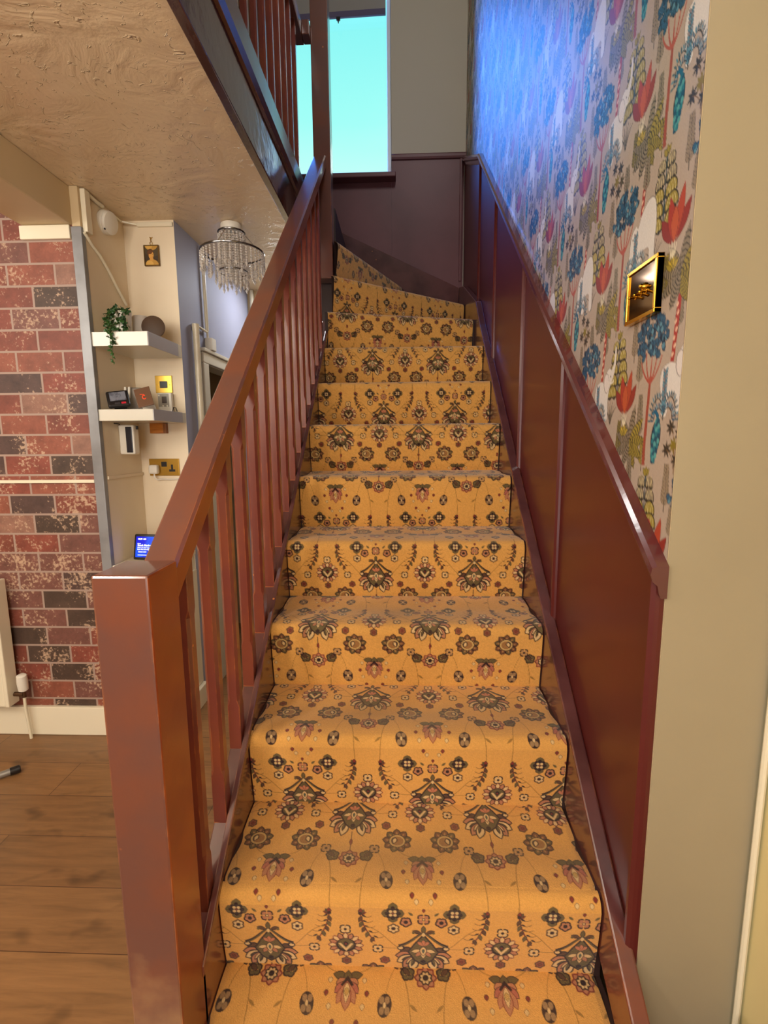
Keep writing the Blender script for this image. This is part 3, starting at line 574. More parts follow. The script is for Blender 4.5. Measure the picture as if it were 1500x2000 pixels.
# ------------------------------------------------------------------ window
b = NB()
fy0, fy1 = 3.80, 3.86
for a in ((WX1-.030, WX1-.0005), (WX0+.0005, WX0+.030)): box(b, a[0], a[1], fy0, fy1, WZ0+.0005, WZ1-.0005, .004)
for z in ((WZ0+.0005, WZ0+.03), (WZ1-.03, WZ1-.0005)): box(b, WX0+.03, WX1-.03, fy0, fy1, z[0], z[1], .004)
wf = obj('window_1', b, M_SKY); tag(wf, 'tall stair window with pale frame and bright blue sky', 'window', None, 'structure')
mg = bpy.data.materials.new('window_glass'); mg.use_nodes = True; n = mg.node_tree; n.nodes.clear()
o_ = n.nodes.new('ShaderNodeOutputMaterial'); t_ = n.nodes.new('ShaderNodeBsdfTransparent'); g_ = n.nodes.new('ShaderNodeBsdfGlossy'); g_.inputs['Roughness'].default_value = .02
mx_ = n.nodes.new('ShaderNodeMixShader'); mx_.inputs[0].default_value = .04; n.links.new(t_.outputs[0], mx_.inputs[1]); n.links.new(g_.outputs[0], mx_.inputs[2]); n.links.new(mx_.outputs[0], o_.inputs[0])
obj('pane', bx(WX0+.03, WX1-.03, 3.828, 3.832, WZ0+.03, WZ1-.03), mg, wf)
b = NB(); lathe(b, [(.011, 0), (.011, .006), (.005, .010), (.004, .016)], (-.235, 3.80, 3.172), (0, 0, 1), 12); box(b, -.241, -.229, 3.775, 3.80, 3.172, 3.184, .002); obj('latch', b, M_WPL, wf)
b = NB(); box(b, WX0-.05, WX1+.03, 3.66, 3.80, 3.118, 3.1495, .006, 3); tag(obj('window_sill', b, M_PLUM), 'dark plum painted window sill under the stair window', 'window sill', None, 'structure')
rb = thing('roller_blind', 'grey roller blind rolled most of the way up the stair window', 'blind', (-.53, 3.78, 4.2))
b = NB(); prism(b, [(-.97, 4.19), (-.10, 4.215), (-.10, 4.40), (-.97, 4.40)], 'Y', 3.776, 3.779); obj('fabric', b, mat('blind_fabric', rgb(150, 146, 140), .8, bump=(120, .2, .001)), rb)
b = NB(); prism(b, [(-.97, 4.155), (-.10, 4.178), (-.10, 4.216), (-.97, 4.192)], 'Y', 3.770, 3.784, .002); obj('hem_bar', b, mat('blind_hem', rgb(92, 84, 112), .7), rb)
b = NB(); prism(b, [(-.435, 4.172), (-.435, 4.155), (-.425, 4.148), (-.425, 4.138), (-.418, 4.138), (-.418, 4.148), (-.408, 4.155), (-.408, 4.172)], 'Y', 3.766, 3.776); obj('pull_tab', b, M_BLK, rb)
b = NB(); tube(b, [(-.97, 3.79, 4.385), (-.1, 3.79, 4.385)], .018, 16); obj('roller', b, M_WPL, rb, True)

# ------------------------------------------------------------------ back wall panelling
bp_ = thing('back_wall_panelling', 'plum painted wood panelling on the end wall below the window', 'wall panelling', (0, 3.74, 2.0))
b = NB(); box(b, -1.2, -.066, 3.738, 3.7498, 1.8, 3.117); box(b, -.0655, XW-.012, 3.738, 3.7498, 1.8, 3.262); obj('panel', b, M_PLUM, bp_)
b = NB(); prism(b, [(3.7498, 3.255), (3.728, 3.257), (3.722, 3.268), (3.722, 3.284), (3.728, 3.292), (3.7498, 3.294)], 'X', -.064, XW-.001); obj('dado_rail', b, M_PLUM, bp_)
b = NB(); box(b, .408, .428, 3.726, 3.7375, 2.45, 3.254, .004); obj('corner_bead', b, M_PLUM, bp_)

# ------------------------------------------------------------------ right-hand wall: wallpaper, panelling
def rail_z(Y):                                # top of the sloping dado rail
    return 1.113+.822*(Y-.819) if Y < 2.976 else 2.886+.50*(Y-2.976)
M_WAL = print_mat('jungle_wallpaper_print', .42, .5, 0, (60, .05, .001))
Ys = np.concatenate([np.arange(.8305, 1.45, .0022), np.arange(1.45, 2.2, .0034), np.arange(2.2, 3.7499, .0055), [3.7499]])
Ws = np.concatenate([np.arange(-.012, .95, .0018), np.arange(.95, 4.0, .012)])
Yg, Wg = np.meshgrid(Ys, Ws); rz = np.vectorize(rail_z)(Yg); Zg = np.minimum(rz+Wg, 4.945)
Pg = np.stack([np.full_like(Yg, XW-.0008), Yg, Zg], -1)
# pattern origin: walking elephant at Y 1.0, z 1.70; raised trunk at Y 1.13, z 1.98
Cg = WT.sample(-(Yg-1.135)+.145, -(Zg-1.975)+.20)
Cg = Cg*(.92+.08*rng.random(Yg.shape)[..., None])
wp = grid_mesh('wallpaper', Pg, Cg, M_WAL, None)
tag(wp, 'jungle wallpaper with white elephants, blue trees and palms above the sloping dado rail', 'wallpaper')

pn = thing('wall_panelling', 'glossy red-brown timber panelling along the right side of the stairs', 'wall panelling', (XW-.01, 1.8, 1.0))
b = NB(); prism(b, [(.8305, .10), (.8305, rail_z(.83)-.03), (2.976, rail_z(2.976)-.03), (3.7375, rail_z(3.7375)-.03), (3.7375, 2.0), (2.9, 1.7)], 'X', XW-.008, XW-.0009); obj('panel', b, M_RED, pn)
def bead(y, z0, w=.020, t=.012):
    b = NB(); z1 = rail_z(y)-.028
    prism(b, [(XW-.008, y-w/2), (XW-.008-t*.5, y-w/2+.001), (XW-.008-t, y-w*.22), (XW-.008-t, y+w*.22), (XW-.008-t*.5, y+w/2-.001), (XW-.008, y+w/2)], 'Z', z0, z1, 0)
    return obj('bead', b, M_RED, pn)
for y in (1.388, 1.873, 2.46, 2.965): bead(y, nl(y)-.02)
bead(.8395, .16, .018, .014)
prof = [(0, -.046), (-.010, -.046), (-.014, -.040), (-.017, -.028), (-.026, -.022), (-.030, -.012), (-.028, -.003), (-.020, 0), (0, 0)]
b = NB(); path = [(.822, rail_z(.822)), (2.976, rail_z(2.976)), (3.7495, rail_z(3.7495))]; rings = []
for (y, z) in path: rings.append([b.verts.new((XW-.0008+p[0], y, z+p[1]*1.22)) for p in prof])
for a_, c_ in zip(rings, rings[1:]):
    for k in range(len(prof)): b.faces.new((a_[k], a_[(k+1) % len(prof)], c_[(k+1) % len(prof)], c_[k]))
b.faces.new(rings[0][::-1]); b.faces.new(rings[-1]); obj('dado_rail', b, M_RDR, pn)

# ------------------------------------------------------------------ staircase
st = thing('staircase', 'dark timber staircase climbing to a winding turn under the carpet runner', 'staircase', (0, .7, 0))
# riser lines: (left point, right point, tread height)
LN = {}
for k in range(-1, 9): LN[k] = ((-.4, Yk(k)), (.42, Yk(k)))
LN[9] = ((-.4, 2.675), (.42, 2.90)); LN[10] = ((-.4, 2.73), (.42, 3.375)); LN[11] = ((-.37, 2.81), (0.03, 3.75)); LN[12] = ((-.44, 2.86), (-.46, 3.75))
for k in range(0, 9):
    b = NB(); z = RISE*(k+1); box(b, -.40, .42, Yk(k), Yk(k+1)+.02, z-RISE*1.6 if k else .0, z-.006, .002); obj('step', b, M_STP, st)
def winder(pts, z0, z1):
    b = NB(); prism(b, pts, 'Z', z0, z1); obj('winder_step', b, M_STP, st)
winder([(-.4, 2.675), (.42, 2.90), (.42, 3.74), (-.4, 3.74)], 1.6, 1.994)
winder([(-.37, 2.745), (.42, 3.375), (.42, 3.739), (-.37, 3.739)], 1.9945, 2.194)
winder([(-.362, 2.82), (0.03, 3.738), (-.362, 3.738)], 2.1945, 2.394)
winder([(-.455, 2.905), (-.362, 2.905), (-.365, 3.737), (-.455, 3.737)], 1.8, 2.594)
# strings
def string(x0, x1, ys, zt, depth, m, name='string'):
    b = NB(); P = [(y, z) for y, z in zip(ys, zt)]+[(y, max(z-depth, .0)) for y, z in zip(ys[::-1], zt[::-1])]
    prism(b, P, 'X', x0, x1, .003); return obj(name, b, m, st)
string(-.432, XL, [.80, 2.79], [nl(.80)-.002, nl(2.79)-.002], .30, M_STR)
b = NB(); prism(b, [(.82, 0), (.82, nl(.82)-.30), (2.79, nl(2.79)-.302), (2.79, 0)], 'X', -.430, -.402); obj('spandrel_panel', b, M_CRM, st)
b = NB(); prism(b, [(.80, nl(.80)-.004), (.80, nl(.80)+.020), (2.79, nl(2.79)+.020), (2.79, nl(2.79)-.004)], 'X', -.3995, -.3845, .003); obj('string_cap', b, M_STR, st)
ys = [.50, 2.70, 2.86, 3.45, 3.70]; zs = [nl(.50)+.028, nl(2.70)+.024, nl(2.86)+.045, 2.335, 2.40]
b = NB(); P = list(zip(ys, zs))+[(3.70, 2.0), (2.8, 1.5), (.5, 0)]; prism(b, P, 'X', XR+.003, XW-.0085, .004); obj('string', b, M_STR, st)
b = NB(); prism(b, [(-.455, 2.80), (.405, 2.40), (.405, 2.10), (-.455, 2.4)], 'Y', 3.705, 3.7375, .003); obj('string', b, M_STR, st)

# carpet runner over every tread, nosing and riser
M_CAR = print_mat('axminster_carpet', .95, .15, 0, None, .25)
n = M_CAR.node_tree; bN = n.nodes['Principled BSDF']; tcn = n.nodes.new('ShaderNodeTexCoord')
t1 = n.nodes.new('ShaderNodeTexNoise'); t1.inputs['Scale'].default_value = 420; t1.inputs['Detail'].default_value = 2; n.links.new(tcn.outputs['Object'], t1.inputs[0])
t2 = n.nodes.new('ShaderNodeTexNoise'); t2.inputs['Scale'].default_value = 9; t2.inputs['Detail'].default_value = 4; n.links.new(tcn.outputs['Object'], t2.inputs[0])
ma = n.nodes.new('ShaderNodeMath'); ma.operation = 'MULTIPLY_ADD'; ma.inputs[1].default_value = 4; n.links.new(t2.outputs[0], ma.inputs[0]); n.links.new(t1.outputs[0], ma.inputs[2])
bpn = n.nodes.new('ShaderNodeBump'); bpn.inputs['Strength'].default_value = .5; bpn.inputs['Distance'].default_value = .0025
n.links.new(ma.outputs[0], bpn.inputs['Height']); n.links.new(bpn.outputs[0], bN.inputs['Normal'])
TH = .008
# palmette phase on each step: (offset across, position down the step)
PH = {0: (.104, -.095), 1: (.264, .052), 2: (.297, .082), 3: (.138, .241), 4: (.298, .375), 5: (.299, .170), 6: (.128, .306), 7: (.303, .410), 8: (.24, .335), 9: (.1, .25), 10: (.25, .1), 11: (.1, .2)}
rowsP, rowsC = [], []
XLc, XRc = -.386, .405
def fs(n_, a, b_): return np.linspace(a, b_, max(2, int(n_)))
for k in range(11, -1, -1):
    z = RISE*(k+1)+TH-.006; res = .0016 if k <= 2 else .0024 if k <= 5 else .0036
    (lx, ly), (rx, ry) = LN[k]; 
    if k <= 8: A = np.array([XLc, Yk(k)]); B = np.array([XRc, Yk(k)])
    elif k == 9: A = np.array([XLc, 2.680]); B = np.array([.392, 2.892])
    elif k == 10: A = np.array([-.366, 2.742]); B = np.array([.390, 3.350])
    else: A = np.array([-.358, 2.822]); B = np.array([-.012, 3.640])
    if k == 11: A2 = np.array([-.362, 2.95]); B2 = np.array([-.2, 3.70])
    else: A2, B2 = nxt
    nxt = (A, B); d = (B-A)/np.linalg.norm(B-A); nrm = np.array([d[1], -d[0]])       # outward (towards the viewer)
    if nrm[1] > 0: nrm = -nrm
    gA = np.dot(A2-A, -nrm); gB = np.dot(B2-B, -nrm)
    # profile down the middle: tread, rounded nosing, riser
    R = .026; NO = .020
    nxn = int(.79/res) if k <= 8 else 190
    t = np.linspace(0, 1, nxn)
    base = A[None]*(1-t[:, None])+B[None]*t[:, None]; backp = A2[None]*(1-t[:, None])+B2[None]*t[:, None]
    Lt = GO-.006 if k <= 8 else None
    rows = []
    nt_ = int(.235/res); nc_ = int((R*PI/2)/res)+4; nr_ = int(.17/res)
    for i in range(nt_):
        f = i/nt_; p = backp*(1-f)+(base+nrm*(NO-R))*f+(-nrm*.007)*(0 if True else 0)
        zz = z-.004*math.sin(PI*f)*.5 - .006*f*f + .002*math.sin(f*9); dist = f*(GO+NO-R)
        edge = np.minimum(1, np.minimum(t, 1-t)*60); rows.append((p, np.full(nxn, zz)*1.0-(1-edge)*.004, dist))
    z0 = z-.006
    for i in range(nc_):
        a = (i/nc_)*PI/2; p = base+nrm*(NO-R+R*math.sin(a)); rows.append((p, np.full(nxn, z0-R*(1-math.cos(a))), GO+NO-R+a*R))
    zb = z-RISE
    for i in range(nr_+1):
        f = i/nr_; zz = (z0-R)*(1-f)+zb*f; out = NO*(1-f)**1.3*.9+NO*.1*(1-f)+.0+.004*math.sin(f*PI)
        p = base+nrm*(out+ .001); rows.append((p, np.full(nxn, zz), GO+NO-R+R*PI/2+f*(z0-R-zb)))
    uo, vo = PH[k]; ulen = np.linalg.norm(B-A); off = 0 if k <= 8 else 0
    blk = []; cbl = []
    for p, zz, dist in rows:
        blk.append(np.concatenate([p, zz[:, None]], 1))
        u = t*ulen; c = CT.sample(u-uo+.1325, np.full(nxn, dist-vo))
        cbl.append(c)
    blk = np.array(blk); cbl = np.array(cbl)
    # soft lateral rounding of the runner's edges
    # wear: greyed pile along the walked middle of each tread
    nn = blk.shape[0]; D = np.array([r[2] for r in rows])
    wear = np.clip(1-np.abs(D-.15)/.16, 0, 1)[:, None]*np.clip(1.15-np.abs(t-.5)[None]*1.5, 0, 1)
    blot = .5+.5*np.sin(blk[..., 0]*23+k*1.7)*np.sin(D[:, None]*31+k*2.1+blk[..., 0]*9)
    wv = (wear*(.55+.35*blot))[..., None]*.95
    cbl = cbl*(1-wv)+(cbl*.42+lin((150, 128, 92))*.42)*wv
    cbl = cbl*(.90+.2*rng.random((nn, nxn, 1)))
    rowsP.append(blk); rowsC.append(cbl)
# resample every step to a common column count per block, link as one runner mesh
parts = list(zip(rowsP, rowsC))
verts, faces_q, cols = [], [], []; offv = 0
for P_, C_ in parts:
    ny, nx = P_.shape[:2]; idx = np.arange(ny*nx).reshape(ny, nx)+offv
    faces_q.append(np.stack([idx[:-1, :-1], idx[1:, :-1], idx[1:, 1:], idx[:-1, 1:]], -1).reshape(-1, 4)); verts.append(P_.reshape(-1, 3)); cols.append(C_.reshape(-1, 3)); offv += ny*nx
V_ = np.concatenate(verts); Q_ = np.concatenate(faces_q); K_ = np.concatenate(cols)
me = bpy.data.meshes.new('stair_carpet'); me.vertices.add(len(V_)); me.vertices.foreach_set('co', V_.reshape(-1).astype(np.float32))
nf = len(Q_); me.loops.add(nf*4); me.loops.foreach_set('vertex_index', Q_.reshape(-1).astype(np.int32)); me.polygons.add(nf)
me.polygons.foreach_set('loop_start', (np.arange(nf)*4).astype(np.int32)); me.polygons.foreach_set('loop_total', np.full(nf, 4, np.int32)); me.polygons.foreach_set('use_smooth', np.ones(nf, bool))
me.update(calc_edges=True); ca = me.color_attributes.new('print', 'FLOAT_COLOR', 'POINT'); buf = np.ones((len(V_), 4), np.float32); buf[:, :3] = K_; ca.data.foreach_set('color', buf.reshape(-1))
me.materials.append(M_CAR); cp = bpy.data.objects.new('stair_carpet', me); COL.objects.link(cp)
tag(cp, 'golden patterned stair carpet with dark floral palmettes covering every step', 'carpet')

# ------------------------------------------------------------------ stair balustrade
def hz(Y): return 1.321+.853*(Y-1.051)
bs = thing('stair_balustrade', 'red-brown banister with square newel, sloping handrail and balusters beside the stairs', 'banister', (-.43, .77, 0))
def newel(name, x0, x1, y0, y1, z0, z1, parent, ch=.004):
    b = NB(); box(b, x0, x1, y0, y1, z0, z1, ch, 2); return obj(name, b, M_BAN, parent)
b = NB(); x0, x1, y0, y1 = -.478, -.388, .715, .815
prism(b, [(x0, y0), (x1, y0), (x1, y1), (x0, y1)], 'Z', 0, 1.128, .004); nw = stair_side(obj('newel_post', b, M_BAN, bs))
HX0, HX1 = -.452, -.390
prof = [(HX0+.004, 0), (HX1-.006, 0), (HX1, -.006), (HX1, -.058), (HX1-.006, -.064), (HX0+.006, -.064), (HX0, -.058), (HX0, -.005)]
b = NB(); rg = []
for Y in (.8148, 2.785): rg.append([b.verts.new((x, Y, hz(Y)+z)) for x, z in prof])
for k in range(len(prof)): b.faces.new((rg[0][k], rg[0][(k+1) % 8], rg[1][(k+1) % 8], rg[1][k]))
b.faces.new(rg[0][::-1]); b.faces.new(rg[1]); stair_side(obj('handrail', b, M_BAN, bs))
def baluster_bm(x, y, zb, zt, sl, h=.0152, c=.0062, foot=.10):
    """square baluster, stop-chamfered, ends cut to the slope sl (dz/dy)"""
    b = NB(); rings = []
    def ring(z, ch, slope):
        pts = []
        for sx, sy in ((1, 1), (-1, 1), (-1, -1), (1, -1)):
            a = (sx*h, sy*(h-ch)) ; d = (sx*(h-ch), sy*h)
            pts += [a, d] if sx*sy > 0 else [d, a]
        rings.append([b.verts.new((x+p[0], y+p[1], z+p[1]*slope)) for p in pts])
    ring(zb, .0012, sl); ring(zb+foot, .0012, 0); ring(zb+foot+.015, c, 0); ring(zt-.12, c, 0); ring(zt-.105, .0012, 0); ring(zt, .0012, sl)
    for r1, r2 in zip(rings, rings[1:]):
        for k in range(8): b.faces.new((r1[k], r1[(k+1) % 8], r2[(k+1) % 8], r2[k]))
    b.faces.new(rings[0][::-1]); b.faces.new(rings[-1]); return b
BX = -.4165
for k in range(-1, 14):
    y = .995+.016+.1215*k
    obj('baluster', baluster_bm(BX, y, nl(y)-.002, hz(y)-.064, .845), M_BAL, bs)
newel('newel_post', -.455, -.366, 2.785, 2.872, 2.1946, 3.62, bs)

# landing balustrade and fascia
lb = thing('landing_balustrade', 'dark banister of the upstairs landing with slim balusters above a glossy fascia', 'banister', (-.5, 1.8, 2.33))
obj('fascia', bx(-.5295, -.50, .46, 2.80, CZT-.012, 2.50, .003), M_FAS, lb)
b = NB(); prism(b, [(-.56, 2.601), (-.56, 2.618), (-.494, 2.624), (-.484, 2.615), (-.482, 2.53), (-.490, 2.505), (-.5, 2.5002), (-.5294, 2.5002), (-.5294, 2.601)], 'Y', .46, 2.784); obj('base_rail', b, M_STR, lb)
for k in range(-7, 9):
    y = 1.720+.1185*k+.0
    obj('baluster', baluster_bm(-.521, y, 2.6185, 3.335, 0, .0135, .005, .06), M_BAL, lb)
b = NB(); prism(b, [(-.555, 3.335), (-.495, 3.335), (-.492, 3.345), (-.492, 3.39), (-.50, 3.40), (-.55, 3.40), (-.558, 3.39), (-.558, 3.345)], 'Y', .46, 2.82); box(b, -.492, -.4552, 2.75, 2.82, 3.335, 3.40, .003); obj('handrail', b, M_BAN, lb)

# ------------------------------------------------------------------ brass switch on the wallpaper
sw = thing('light_switch', 'polished brass light switch plate on the jungle wallpaper', 'light switch', (XW-.002, .965, 1.6))
def framep(b, y0, y1, z0, z1, w, x0, x1):
    for a in ((y0, y1, z0, z0+w), (y0, y1, z1-w, z1), (y0, y0+w, z0+w, z1-w), (y1-w, y1, z0+w, z1-w)): box(b, x0, x1, a[0], a[1], a[2], a[3], .0008, 1)
b = NB(); framep(b, .908, 1.022, 1.546, 1.643, .007, XW-.014, XW-.0012); box(b, XW-.013, XW-.0012, .908, .913, 1.546, 1.643, .0008, 1); obj('frame', b, M_GLD, sw)
swp = obj('plate', bx(XW-.011, XW-.0012, .915, 1.015, 1.553, 1.636, .001), mat('smoked_brass_mirror', rgb(96, 66, 26), .08, 1), sw)
for y in (.945, .965, .985):
    b = NB(); lathe(b, [(.0055, 0), (.0055, .002), (.003, .003), (.0022, .010), (.0032, .013), (.002, .015)], (XW-.011, y, 1.592), (-1, 0, -.25), 12); obj('dolly', b, M_GLD, swp, True)
b = NB(); lathe(b, [(.007, 0), (.007, .003), (.004, .006), (.004, .009), (.002, .011)], (XW-.011, .952, 1.600), (-1, 0, .1), 14); obj('knob', b, M_GLD, swp, True)

# ------------------------------------------------------------------ alcove things
def shelf(z0, z1, label):
    t = thing('floating_shelf', label, 'shelf', (-1.15, 2.37, z0))
    obj('board', bx(-1.2698, -1.0365, 2.055, 2.3698, z0, z1, .0015), M_WHT, t)
    obj('side_edging', bx(-1.0362, -1.0335, 2.056, 2.330, z0+.0005, z1-.0005, .0006), M_SHG, t)
    return t
shelf(1.722, 1.779, 'white floating shelf with grey end, the upper one, holding the trailing plant')
shelf(1.420, 1.468, 'white floating shelf with grey end, the lower one, holding the handsets')
# trailing plant in a pot
tp = thing('trailing_plant', 'green trailing plant spilling over the front of the upper shelf', 'plant', (-1.17, 2.12, 1.78))
b = NB(); lathe(b, [(.030, 0), (.034, .003), (.040, .090), (.041, .094), (.036, .094), (.034, .085)], (-1.185, 2.14, 1.7795), (0, 0, 1), 28); obj('pot', b, M_WPL, tp, True)
M_LEAF = mat('trailing_leaves', rgb(52, 92, 36), .45, noise=(30, rgb(28, 58, 24), .4, .6))
b = NB()
def leaf(b, p, d, s):
    d = Vector(d).normalized(); u = d.orthogonal().normalized(); u.rotate(Matrix.Rotation(random.uniform(0, 6.28), 3, d)); w = d.cross(u)
    P = [p, p+d*s*.5+u*s*.38, p+d*s, p+d*s*.5-u*s*.38]; m_ = p+d*s*.5+w*s*.10
    vs = [b.verts.new(q) for q in P]; c = b.verts.new(m_)
    for i in range(4): b.faces.new((vs[i], vs[(i+1) % 4], c))
vines = []
for (x, y, z1_, n_) in ((-1.222, 2.105, 1.80, 44), (-1.212, 2.098, 1.79, 44), (-1.185, 2.085, 1.655, 62), (-1.192, 2.092, 1.70, 40), (-1.155, 2.098, 1.80, 34), (-1.146, 2.105, 1.795, 40), (-1.20, 2.10, 1.80, 30), (-1.172, 2.10, 1.79, 26)):
    top = Vector((x+.012 if x < -1.18 else x-.006, 2.135, 1.883)); front = Vector((x, y-.01 if z1_ > 1.78 else 2.048, 1.84)); end = Vector((x+random.uniform(-.01, .012), y if z1_ > 1.78 else 2.044, z1_))
    pts = [top, top*.5+front*.5+Vector((0, 0, .014)), front, front*.5+end*.5+Vector((.004, 0, 0)), end]; vines.append(pts)
    for i in range(n_):
        f = random.random()*4; a = min(int(f), 3); p = pts[a].lerp(pts[a+1], f-a)+Vector([random.uniform(-.006, .006) for _ in range(3)])
        leaf(b, p, (random.uniform(-1, 1), random.uniform(-1, .3), random.uniform(-1.2, .4)), random.uniform(.013, .021))
obj('leaves', b, M_LEAF, tp)
b = NB()
for pts in vines: tube(b, pts, .0013, 5)
obj('stems', b, mat('plant_stem', rgb(70, 82, 40), .6), tp)
t = tag(obj('smart_speaker', (lambda b: (lathe(b, [(.032, 0), (.034, .002), (.034, .092), (.030, .098), (.001, .099)], (-1.148, 2.225, 1.7795), (0, 0, 1), 40), b)[1])(NB()), mat('speaker_mesh_fabric', rgb(196, 188, 178), .8, bump=(260, .4, .001)), None, True), 'pale grey cylindrical speaker behind the trailing plant on the upper shelf', 'speaker')
b = NB(); lathe(b, [(.001, -.006), (.043, -.006), (.048, -.003), (.048, .002), (.044, .005), (.001, .005)], (-1.080, 2.20, 1.827), (.25, -1, .12), 48); tag(obj('round_disc', b, mat('brown_disc', rgb(90, 66, 46), .6, noise=(8, rgb(76, 56, 40), .4, .7)), None, True), 'flat brown round disc propped up beside the speaker on the upper shelf', 'ornament')
# picture
pc = thing('miniature_portrait', 'tiny gilt-framed portrait of a person hanging high on the alcove wall', 'picture', (-1.145, 2.365, 2.18))
b = NB(); X0, X1, Z0, Z1 = -1.178, -1.108, 2.132, 2.222
for a in ((X0, X1, Z0, Z0+.004), (X0, X1, Z1-.004, Z1), (X0, X0+.004, Z0+.004, Z1-.004), (X1-.004, X1, Z0+.004, Z1-.004)): box(b, a[0], a[1], 2.358, 2.3695, a[2], a[3], .0008, 1)
obj('frame', b, mat('aged_gilt', rgb(120, 90, 44), .45, .6), pc)
PT = Tile(.062, .082, 3000, (66, 52, 34))
PT.poly([(0, .0), (.062, 0), (.062, .04), (.03, .05), (0, .03)], (80, 68, 44)); PT.ell(.031, .079, .030, .022, (196, 148, 62)); PT.ell(.020, .078, .018, .016, (222, 176, 88))
PT.ell(.026, .030, .015, .018, (96, 56, 24)); PT.ell(.029, .040, .0115, .0165, (222, 164, 78), .1); PT.ell(.024, .026, .011, .009, (110, 64, 26)); PT.ell(.030, .056, .008, .010, (214, 156, 72)); PT.ell(.035, .036, .0018, .001, (90, 50, 30)); PT.ell(.037, .047, .003, .0012, (170, 80, 50)); PT.petal(.040, .055, 1.2, .02, .006, (60, 30, 20)); PT.soften(2)
gx, gz = np.meshgrid(np.linspace(0, .062, 124), np.linspace(0, .082, 164))
grid_mesh('canvas', np.stack([X0+.004+gx, np.full_like(gx, 2.3612), Z1-.004-gz], -1), PT.sample(gx*.999, gz*.999), print_mat('painted_canvas', .35, .5, .3), pc)
b = NB(); tube(b, [(-1.143+.006*math.cos(a), 2.364, 2.230+.007*math.sin(a)) for a in np.linspace(0, 2*PI, 14, endpoint=False)], .0012, 6, True); tube(b, [(-1.143, 2.366, 2.236), (-1.143, 2.360, 2.246), (-1.143, 2.366, 2.256)], .0018, 6); tube(b, [(-1.150, 2.367, 2.258), (-1.143, 2.366, 2.250), (-1.136, 2.367, 2.258)], .0015, 6); obj('hook', b, M_BRS, pc)
# handset with screen
def tilt(rx, rz): return Matrix.Rotation(rz, 3, 'Z') @ Matrix.Rotation(rx, 3, 'X')
hm = thing('energy_monitor', 'black handset with grey screen on the left of the lower shelf', 'monitor', (-1.20, 2.10, 1.469))
R_ = tilt(-.55, .42) @ Matrix.Rotation(-.16, 3, 'Y'); c = Vector((-1.208, 2.105, 1.5125))
obj('body', rbox(c, R_, .086, .020, .080, .008), M_BLK, hm)
obj('screen', rbox(c+R_ @ Vector((0, -.0108, .008)), R_, .062, .002, .044, .0008), mat('grey_lcd', rgb(120, 122, 132), .25, noise=(40, rgb(88, 90, 100), .45, .55)), hm)
obj('button', rbox(c+R_ @ Vector((.018, -.0108, -.027)), R_, .018, .003, .009, .0012), mat('red_button', rgb(190, 30, 50), .4), hm)
obj('button', rbox(c+R_ @ Vector((-.006, -.0108, -.027)), R_, .020, .003, .007, .0012), mat('dark_key', rgb(64, 60, 62), .4), hm)
obj('stand', rbox(Vector((-1.212, 2.128, 1.482)), tilt(.5, .42), .05, .03, .022, .004), M_BLK, hm)
bk = thing('card_reader', 'grey clip-backed gadget with white prongs behind the black handset', 'gadget', (-1.19, 2.20, 1.469)); R_ = tilt(-.25, .2)
obj('body', rbox(Vector((-1.192, 2.205, 1.521)), R_, .078, .014, .104, .010), mat('grey_plastic', rgb(150, 142, 132), .4), bk)
for dx in (-.030, -.012): obj('prong', rbox(Vector((-1.192+dx, 2.188, 1.548)), R_, .010, .008, .052, .003), M_WPL, bk)
# white cone with brown panel
sb = thing('router_hub', 'white wedge-shaped hub with a brown front panel and red symbol, middle of the lower shelf', 'hub', (-1.09, 2.12, 1.469)); R_ = tilt(-.42, .18) @ Matrix.Rotation(-.30, 3, 'Y'); c = Vector((-1.096, 2.105, 1.5200))
obj('front_panel', rbox(c, R_, .064, .006, .090, .002), mat('brown_panel', rgb(104, 72, 50), .4), sb)
b = NB(); tube(b, [c+R_ @ Vector((-.014, .006, .036)), c+R_ @ Vector((-.012, .020, .020)), c+R_ @ Vector((-.006, .036, -.004)), Vector((-1.098, 2.165, 1.4705))], [.012, .024, .026, .022], 20); obj('stand', b, M_WPL, sb, True)
b = NB(); tube(b, [c+R_ @ Vector((.007*math.cos(a)+.002, -.0038, .009*math.sin(a)-.002)) for a in np.linspace(.9, 5.6, 12)], .0018, 6); tube(b, [c+R_ @ Vector((-.012+.004*i, -.0038, .016-.0012*i)) for i in range(5)], .0012, 6); obj('symbol', b, mat('red_symbol', rgb(226, 74, 40), .4, emit=rgb(226, 60, 30), estr=.5), sb)
# brass blank plate + thermostat
tv = thing('wall_socket_plate', 'small brass wall plate with a black insert above the lower shelf', 'wall plate', (-1.13, 2.369, 1.6))
tvp = obj('plate', bx(-1.170, -1.090, 2.362, 2.3698, 1.562, 1.642, .0012), M_BRS, tv); obj('insert', bx(-1.148, -1.112, 2.3595, 2.3615, 1.585, 1.616, .0008), M_BLK, tv)
for x in (-1.158, -1.101):
    b = NB(); lathe(b, [(.003, 0), (.003, .0012), (.001, .0018)], (x, 2.362, 1.600), (0, -1, 0), 10); obj('screw', b, M_GLD, tvp)
th = thing('thermostat', 'white thermostat box with grey display standing on the lower shelf below the brass plate', 'thermostat', (-1.12, 2.33, 1.47))
obj('case', bx(-1.152, -1.086, 2.338, 2.3605, 1.4685, 1.560, .003), M_WPL, th); thf = obj('face', bx(-1.149, -1.098, 2.3365, 2.3378, 1.496, 1.556, .0004, 1), mat('silver_face', rgb(158, 152, 140), .35), th); obj('display', bx(-1.131, -1.108, 2.3355, 2.3364, 1.512, 1.543, .0003, 1), mat('dark_lcd', rgb(84, 74, 68), .3), thf)
